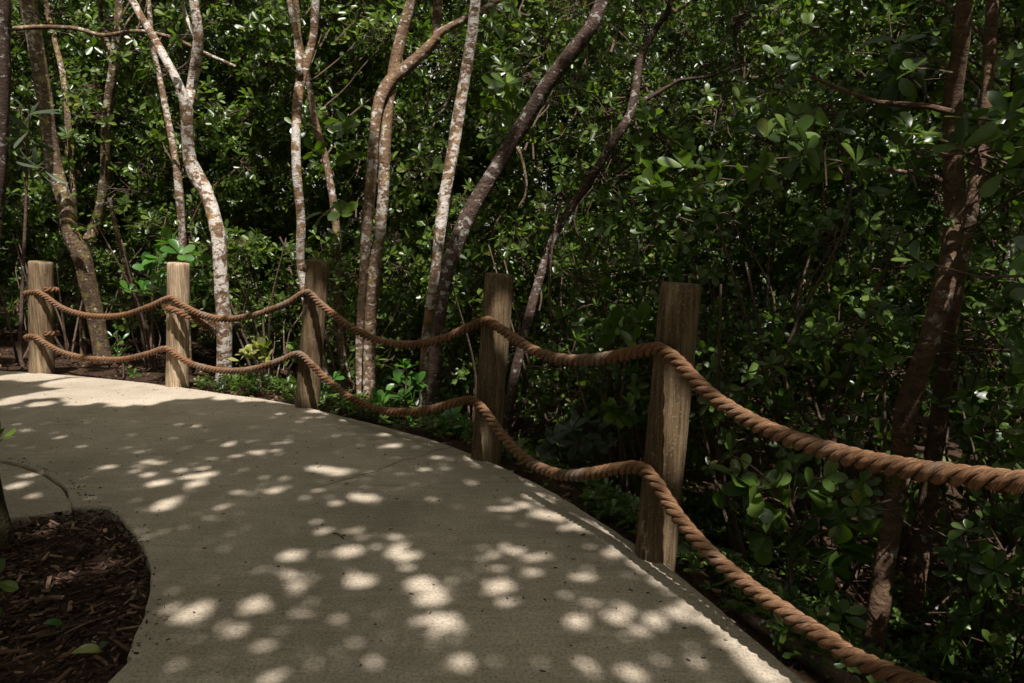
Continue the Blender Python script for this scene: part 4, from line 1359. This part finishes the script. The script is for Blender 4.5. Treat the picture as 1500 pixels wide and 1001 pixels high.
B, Md, S_ = 0.034, 0.016, 0.006
for (x, y, r) in [
    (463, 686, B), (495, 692, B), (480, 688, B), (536, 730, B), (516, 727, Md), (496, 738, Md), (640, 670, Md), (576, 653, B), (565, 636, Md), (492, 639, S_),
    (622, 688, Md), (652, 687, S_), (696, 683, S_), (692, 708, S_), (768, 740, B), (744, 746, Md), (816, 757, B), (790, 752, B), (722, 746, S_), (850, 772, Md),
    (464, 764, S_), (476, 778, Md), (520, 778, Md), (512, 808, B), (550, 802, S_), (424, 814, B), (436, 810, Md), (408, 836, S_), (578, 788, Md), (584, 801, Md),
    (597, 815, Md), (577, 812, Md), (596, 831, S_), (528, 850, B), (620, 857, B), (636, 876, B), (626, 908, Md), (660, 916, Md), (650, 906, Md), (641, 930, S_),
    (730, 860, B), (744, 883, Md), (740, 800, S_), (757, 808, Md), (778, 818, Md), (724, 814, S_), (728, 832, S_), (780, 838, Md), (858, 846, Md), (844, 910, B),
    (908, 903, B), (958, 910, B), (938, 925, Md), (988, 897, B), (674, 967, Md), (862, 976, Md), (936, 990, S_), (968, 970, S_), (492, 907, S_), (448, 898, S_),
    (546, 970, S_), (896, 812, Md), (1020, 970, Md), (336, 651, Md), (376, 663, B), (404, 660, Md), (348, 668, Md), (404, 650, S_), (420, 648, S_), (156, 684, Md),
    (218, 676, Md), (230, 679, Md), (200, 690, Md), (220, 695, Md), (230, 708, B), (264, 690, Md), (298, 697, B), (276, 698, Md), (286, 710, B), (298, 686, Md),
    (248, 735, B), (239, 743, B), (322, 743, Md), (266, 772, S_), (338, 783, S_), (404, 719, Md), (420, 714, S_), (465, 718, S_), (445, 730, S_), (493, 738, Md),
    (256, 890, Md), (282, 901, B), (373, 886, B), (346, 924, Md), (421, 840, S_), (428, 856, S_), (24, 710, B), (40, 695, Md), (48, 725, Md), (126, 619, S_),
    (38, 631, S_), (194, 639, S_), (260, 622, S_), (560, 655, S_), (610, 655, S_), (340, 612, S_), (410, 606, Md), (450, 612, S_), (90, 640, S_)]:
    hole_px(x, y, r * RNG.uniform(0.75, 1.25))
    if RNG.uniform() < 0.1:
        hole_px(x + RNG.normal(0, 22), y + RNG.normal(0, 7), RNG.choice([0.003, 0.006, 0.012]))
for k in range(28):
    hole_px(RNG.uniform(60, 1100), RNG.uniform(610, 1000), RNG.uniform(0.0, 0.006))
for (x, y, r) in [(158, 829, B), (96, 846, B), (172, 890, S_), (64, 774, B), (20, 790, Md), (110, 772, S_), (86, 852, Md)]:
    hole_px(x, y, r, -0.03)
# long sunlit strip at the far side of the path
for (x, y, r) in [(20, 552, 0.16), (60, 553, 0.2), (110, 560, 0.25), (150, 566, 0.3), (200, 572, 0.3), (240, 576, 0.25), (100, 575, 0.2), (70, 578, 0.16), (150, 580, 0.28), (190, 583, 0.2), (285, 578, 0.18), (235, 585, 0.1),
                  (30, 583, 0.1), (10, 590, 0.09), (60, 592, 0.08), (180, 592, 0.08), (215, 590, 0.08), (330, 582, 0.09), (362, 586, 0.06), (120, 590, 0.1)]:
    hole_px(x, y, r)
# strips along the right edge where the rope throws its shadow
for (x, y, r) in [(922, 800, 0.035), (940, 812, 0.04), (958, 824, 0.04), (974, 836, 0.03), (905, 808, 0.03), (1010, 885, 0.04), (1030, 905, 0.045), (1052, 922, 0.045), (1072, 940, 0.045), (1094, 960, 0.045),
                  (1112, 978, 0.045), (1130, 996, 0.045), (1098, 926, 0.045), (1118, 942, 0.045), (1140, 958, 0.05), (1160, 975, 0.05), (1182, 992, 0.05), (1200, 1008, 0.05), (985, 868, 0.03)]:
    hole_px(x, y, r * (0.42 if x < 1000 or (y - 885) / (x - 1010.01) > 0.85 else 0.62))
# posts, ropes and trunks that stand in the sun
PY = [p[0][1] for p in post_axis]
for (x, y, Y, r) in [(60, 405, PY[0], 0.09), (56, 535, PY[0], 0.10), (70, 425, PY[0], 0.05), (262, 400, PY[1], 0.14), (262, 440, PY[1], 0.16), (256, 480, PY[1], 0.16), (252, 530, PY[1], 0.17), (258, 555, PY[1], 0.12),
                     (474, 470, PY[2], 0.09), (470, 520, PY[2], 0.09), (464, 560, PY[2], 0.06), (740, 455, PY[3], 0.07), (745, 480, PY[3], 0.05), (700, 640, PY[3], 0.04),
                     (1003, 600, PY[4], 0.05), (998, 640, PY[4], 0.05), (375, 515, 6.35, 0.2), (380, 540, 6.35, 0.1), (595, 560, 5.4, 0.17), (575, 590, 5.4, 0.14), (600, 612, 5.35, 0.07), (240, 375, 7.0, 0.12), (275, 385, 7.0, 0.09), (215, 420, 7.0, 0.08), (1110, 712, 2.75, 0.05), (1080, 720, 2.75, 0.035), (1165, 705, 2.75, 0.045), (1210, 715, 2.75, 0.03), (1245, 775, 2.75, 0.03), (975, 800, PY[4], 0.07), (950, 720, PY[4], 0.03)]:
    hole_at(x, y, Y - 0.1, r)
for ci, (i0, i1, r, prob) in enumerate([(0, 0.47, 0.10, 0.75), (0, 0.47, 0.10, 0.75)]):
    Cc = ROPE_C[ci]
    for k in range(0, int(len(Cc) * i1), 11):
        if RNG.uniform() < prob:
            HOLES.append((*sunproj(Cc[k])[0], r * RNG.uniform(0.5, 1.1)))
def rope_hole(ci, px, r):
    v = ROPE_C[ci] - np.array([0, 0, EYE])
    u = 750 + FPX * v[:, 0] / (v[:, 1] * CA - v[:, 2] * SA)
    k = len(u) - 1 - np.argmin(np.abs(u[::-1] - px))
    HOLES.append((*sunproj(ROPE_C[ci][k])[0], r))


for (x, r) in [(985, 0.03), (1003, 0.035), (1060, 0.02), (1130, 0.02), (1225, 0.03), (1290, 0.035), (1350, 0.03), (1400, 0.04), (1445, 0.03), (1510, 0.035)]:
    rope_hole(0, x, r)
for (x, r) in [(975, 0.025), (990, 0.03), (1010, 0.03), (1060, 0.012), (1145, 0.025), (1165, 0.02)]:
    rope_hole(1, x, r)
for k in range(16):
    rope_hole(int(RNG.integers(0, 2)), RNG.uniform(480, 940), RNG.uniform(0.005, 0.025))
for (ti, li, segs) in [(1, 0, [(520, 380, .12), (300, 240, .12), (40, 0, .1)]), (1, 1, [(180, 80, .1)]), (2, 0, [(575, 250, .2), (220, 150, .16)]), (2, 1, [(110, -20, .2)]), (4, 0, [(606, 560, .12), (440, 200, .14), (100, -10, .12)]),
                       (6, 0, [(330, 250, .06), (180, -10, .17)]), (6, 1, [(600, 480, .10), (440, 380, .08), (140, 20, .15)]), (6, 2, [(60, -30, .15)]), (7, 0, [(310, -20, .17), (420, 400, .05)]), (8, 0, [(240, 120, .05), (40, 20, .06)]),
                       (9, 0, [(220, 100, .07), (420, 395, .06), (540, 510, .06)]), (10, 0, [(470, 300, .07), (0, 130, .09), (210, 170, .06), (620, 500, .03), (840, 760, .04)]), (11, 0, [(560, 420, .05), (800, 700, .03)]), (12, 0, [(780, 640, .05)]), (10, 1, [(166, 120, .05)]), (3, 0, [(320, 270, .08)]), (14, 0, [(250, 40, .08)])]:
    P = TREES[ti]['pts'][li]
    for (y0, y1, r) in segs:
        lo = TREES[ti]['limbs'][li]
        for yy in np.arange(y1, y0, 14):
            q = sorted([(b[1], b[0]) for b in lo])
            xq = np.interp(yy, [b[0] for b in q], [b[1] for b in q])
            if RNG.uniform() < 0.8:
                hole_at(xq, yy, TREES[ti]['Y'] - 0.1, r * RNG.uniform(0.6, 1.1))
# broken light over the forest itself
for k in range(6500):
    x = RNG.uniform(-13, 5); y = RNG.uniform(1, 17)
    d = beyond(np.array([[x, y]]))[0]
    if d < (0.35 if x < -2.2 else 0.95):
        continue
    pr = np.interp(x - 0.25 * (y - 5), [-8, -3, -0.5, 1.0, 2.5], [0.8, 0.95, 1.0, 0.95, 0.9])
    cl = noise.noise(Vector((x * 0.75, y * 0.75, 2.0)))
    if RNG.uniform() < pr * np.clip(0.82 + 1.3 * cl, 0.1, 1.0):
        HOLES.append((x, y, RNG.uniform(0.01, 0.19) * np.interp(x, [-4, 1], [1.2, 0.85])))
HOLES = np.array(HOLES)
print('holes', len(HOLES))

can_acc = [Acc(), Acc()]


def canopy(xr, yr, L, W, cov, acc_by_x):
    """leaf layer whose sun-projected footprint covers xr x yr"""
    A = (xr[1] - xr[0]) * (yr[1] - yr[0])
    n = int(A * cov / (L * W * 0.62))
    fp = np.column_stack([RNG.uniform(*xr, n), RNG.uniform(*yr, n)])
    z = 6.3 + RNG.uniform(-0.35, 0.35, n)
    P = np.column_stack([fp + (z / TO_SUN[2])[:, None] * TO_SUN[:2], z])
    ph = RNG.uniform(0, 6.28, n)
    D = np.column_stack([np.cos(ph), np.sin(ph), RNG.normal(0, 0.2, n)])
    D /= np.linalg.norm(D, axis=1)[:, None]
    Nn = np.repeat(TO_SUN[None], n, 0) + RNG.normal(0, 0.25, (n, 3))
    LL = L * RNG.uniform(0.8, 1.2, n)
    # projected base and tip
    a0 = sunproj(P); a1 = sunproj(P + D * LL[:, None])
    keep = np.ones(n, bool)
    cell = 0.5
    grid = {}
    for hi, (hx, hy, hr) in enumerate(HOLES):
        m = hr + L * 1.3
        for gx in range(int((hx - m) // cell), int((hx + m) // cell) + 1):
            for gy in range(int((hy - m) // cell), int((hy + m) // cell) + 1):
                grid.setdefault((gx, gy), []).append(hi)
    gx = np.floor(a0[:, 0] / cell).astype(int); gy = np.floor(a0[:, 1] / cell).astype(int)
    order = np.lexsort((gy, gx))
    key = gx * 100003 + gy
    ks, idx0 = np.unique(key[order], return_index=True)
    idx0 = list(idx0) + [n]
    for q in range(len(ks)):
        ids = order[idx0[q]:idx0[q + 1]]
        hs = grid.get((gx[ids[0]], gy[ids[0]]))
        if not hs:
            continue
        H = HOLES[hs]
        ab = a1[ids] - a0[ids]
        for (hx, hy, hr) in H:
            v = np.array([hx, hy]) - a0[ids]
            t = np.clip(np.sum(v * ab, axis=1) / (np.sum(ab * ab, axis=1) + 1e-9), 0, 1)
            dd = np.hypot(*(v - ab * t[:, None]).T)
            keep[ids[dd < hr + W * 0.33]] = False
    P, D, Nn, LL = P[keep], D[keep], Nn[keep], LL[keep]
    left = P[:, 0] < 0.4
    for s, acc in ((left, acc_by_x[0]), (~left, acc_by_x[1])):
        add_leaves(acc, P[s], D[s], Nn[s], LL[s], LL[s] * W / L, 'kite', 0.0, 0.05)


canopy((-7.5, 3.2), (0.6, 8.4), 0.062, 0.042, 6.0, can_acc)
canopy((-15, -7.5), (0.6, 8.4), 0.24, 0.15, 4.0, can_acc)
canopy((3.2, 8), (0.0, 8.4), 0.24, 0.15, 4.0, can_acc)
canopy((-15, 8), (8.4, 17), 0.20, 0.125, 4.2, can_acc)
# limbs added to carry the unseen canopy
for e in [(-6, 1, 6.5), (-9, -2, 6.5), (-1, -3, 6.6), (-5, 4, 6.4), (0, 2, 6.5)]:
    s0 = C4[int(len(C4) * 0.8), :3]
    m = (s0 + np.array(e)) / 2 + np.array([0, 0, 0.6])
    Cc = catmull(np.array([s0, m, e]), 0.3)
    add_tube(lt_acc, Cc, np.linspace(0.05, 0.015, len(Cc)), 7)
link('trunk', lt_acc, bark_mat('bark_mossy', (0.05, 0.036, 0.02), (0.018, 0.013, 0.008), 0.1, moss=0.5, mosscol=(0.045, 0.04, 0.012)), parent=LT)
link('crown', can_acc[0], [M_LEAF, M_TWIG], parent=LT)  # leaf layer added out of view to shade and dapple the scene
hc = link('shade_canopy', can_acc[1], [M_LEAFR, M_TWIG], parent=TREES[10]['root'])  # right part of the added shade layer, hung on the bent trunk

# ------------------------------------------------------------------ little things lying on the path and mulch
def lying_leaf(px, py, z, L, W, ang, mat, label, group=None):
    p = gr(px, py, z)
    a = Acc()
    add_leaves(a, p[None] + [[0, 0, 0.004]], np.array([[math.cos(ang), math.sin(ang), 0.12]]), np.array([[0.15, -0.25, 1]]), np.array([L]), np.array([W]), 'fine', 0.5, 0.4)
    tag(link('fallen_leaf', a, mat, origin=p), label, 'leaf', group)


lying_leaf(103, 960, 0.0, 0.085, 0.042, 0.35, M_LEAFY, 'yellow-green fallen leaf lying low on the mulch, nearest the camera')
lying_leaf(62, 916, 0.0, 0.06, 0.04, 0.6, M_LEAFB, 'small green fallen leaf on the mulch left of the brown curled leaf')
lying_leaf(52, 938, 0.0, 0.075, 0.05, 1.2, M_LITTER, 'brown curled dead leaf in the middle of the mulch bed')
lying_leaf(146, 955, 0.0, 0.06, 0.03, 1.7, M_LEAFG, 'grey-green fallen leaf on the mulch by the path edge')
lying_leaf(115, 800, 0.0, 0.10, 0.045, -0.9, M_LITTER, 'long tan dead leaf at the back of the mulch bed')
lying_leaf(504, 711, 0.0, 0.03, 0.018, 0.8, M_LEAFY, 'tiny yellowish leaf lying on the path beside the crack')
lying_leaf(850, 786, 0.0, 0.026, 0.014, 0.2, M_LITTER, 'small dark dead leaf on the path near the right edge')
for (x0, y0, x1, y1, r, z, lab) in [(488, 781, 503, 789, 0.0025, 0.003, 'short dark twig lying on the path among sun spots'),
                                    (52, 880, 94, 876, 0.010, -0.008, 'split stick lying level on the mulch bed'),
                                    (95, 928, 150, 905, 0.004, -0.004, 'thin pale stick lying slanted on the mulch')]:
    p0, p1 = gr(x0, y0, z), gr(x1, y1, z)
    P = catmull(np.array([p0, (p0 + p1) / 2 + [0.004, 0.006, 0.003], p1]), 0.01)
    a = Acc(); add_tube(a, P, r, 7, 0, 0.25)
    tag(link('twig', a, M_BARKD if r < 0.003 else M_BARKM, origin=p0), lab, 'twig')
# crumbs on the concrete
a = Acc()
q = np.column_stack([RNG.uniform(-5, 1.2, 4000), RNG.uniform(1.7, 7, 4000)])
q = q[in_poly(q, PATHPOLY) & (beyond(q) < -0.06)][:520]
chips(a, np.column_stack([q, np.full(len(q), 0.002)]), (0.006, 0.022), (0.003, 0.008), 0.1)
tag(link('leaf_crumbs', a, M_MULCH, smooth=False), 'tiny dark leaf crumbs scattered on the concrete path', 'debris', kind='stuff')

# ------------------------------------------------------------------ light
w = bpy.data.worlds.new('World')
scene.world = w
w.use_nodes = True
nt = w.node_tree
nt.nodes.clear()
sky = nt.nodes.new('ShaderNodeTexSky')
sky.sky_type = 'NISHITA'
sky.sun_disc = False
sky.sun_elevation = SUN_EL
sky.sun_rotation = math.atan2(SUN_AZ[0], SUN_AZ[1])
sky.dust_density = 3.0
sky.ozone_density = 0.6
hs = nt.nodes.new('ShaderNodeHueSaturation')
hs.inputs['Saturation'].default_value = 0.2
nt.links.new(sky.outputs[0], hs.inputs['Color'])
bg = nt.nodes.new('ShaderNodeBackground')
bg.inputs['Strength'].default_value = 0.11
warm = mixc(nt, 1.0, hs.outputs[0], (1.0, 0.94, 0.85), 'MULTIPLY')
nt.links.new(warm, bg.inputs['Color'])
ow = nt.nodes.new('ShaderNodeOutputWorld')
nt.links.new(bg.outputs[0], ow.inputs['Surface'])

sl = bpy.data.lights.new('sun', 'SUN')
sl.energy = 4.6
sl.angle = R(0.53)
sl.color = (1.0, 0.955, 0.91)
so = bpy.data.objects.new('sun', sl)
so.rotation_euler = Vector((-TO_SUN[0], -TO_SUN[1], -TO_SUN[2])).to_track_quat('-Z', 'Y').to_euler()
so.location = (0, -6, 14)
COL.objects.link(so)

cam = bpy.data.cameras.new('camera')
cam.sensor_width = 36
cam.lens = 24.0
cam.clip_start = 0.05
cam.clip_end = 1500
co = bpy.data.objects.new('camera', cam)
co.location = (0, 0, EYE)
co.rotation_euler = (math.pi / 2 - PITCH, 0, 0)
COL.objects.link(co)
scene.camera = co

for o in bpy.data.objects:
    if '_o' in o.keys():
        del o['_o']

vs = scene.view_settings
scene.display_settings.display_device = 'sRGB'
vs.view_transform = 'Standard'
vs.look = 'None'
vs.exposure = 0.82
vs.gamma = 1.0
cy = scene.cycles
cy.max_bounces = 7
cy.diffuse_bounces = 4
cy.glossy_bounces = 2
cy.transmission_bounces = 4
cy.transparent_max_bounces = 4
cy.sample_clamp_indirect = 6.0
cy.use_denoising = True
print('meshes', len(bpy.data.meshes), 'verts', sum(len(m.vertices) for m in bpy.data.meshes))
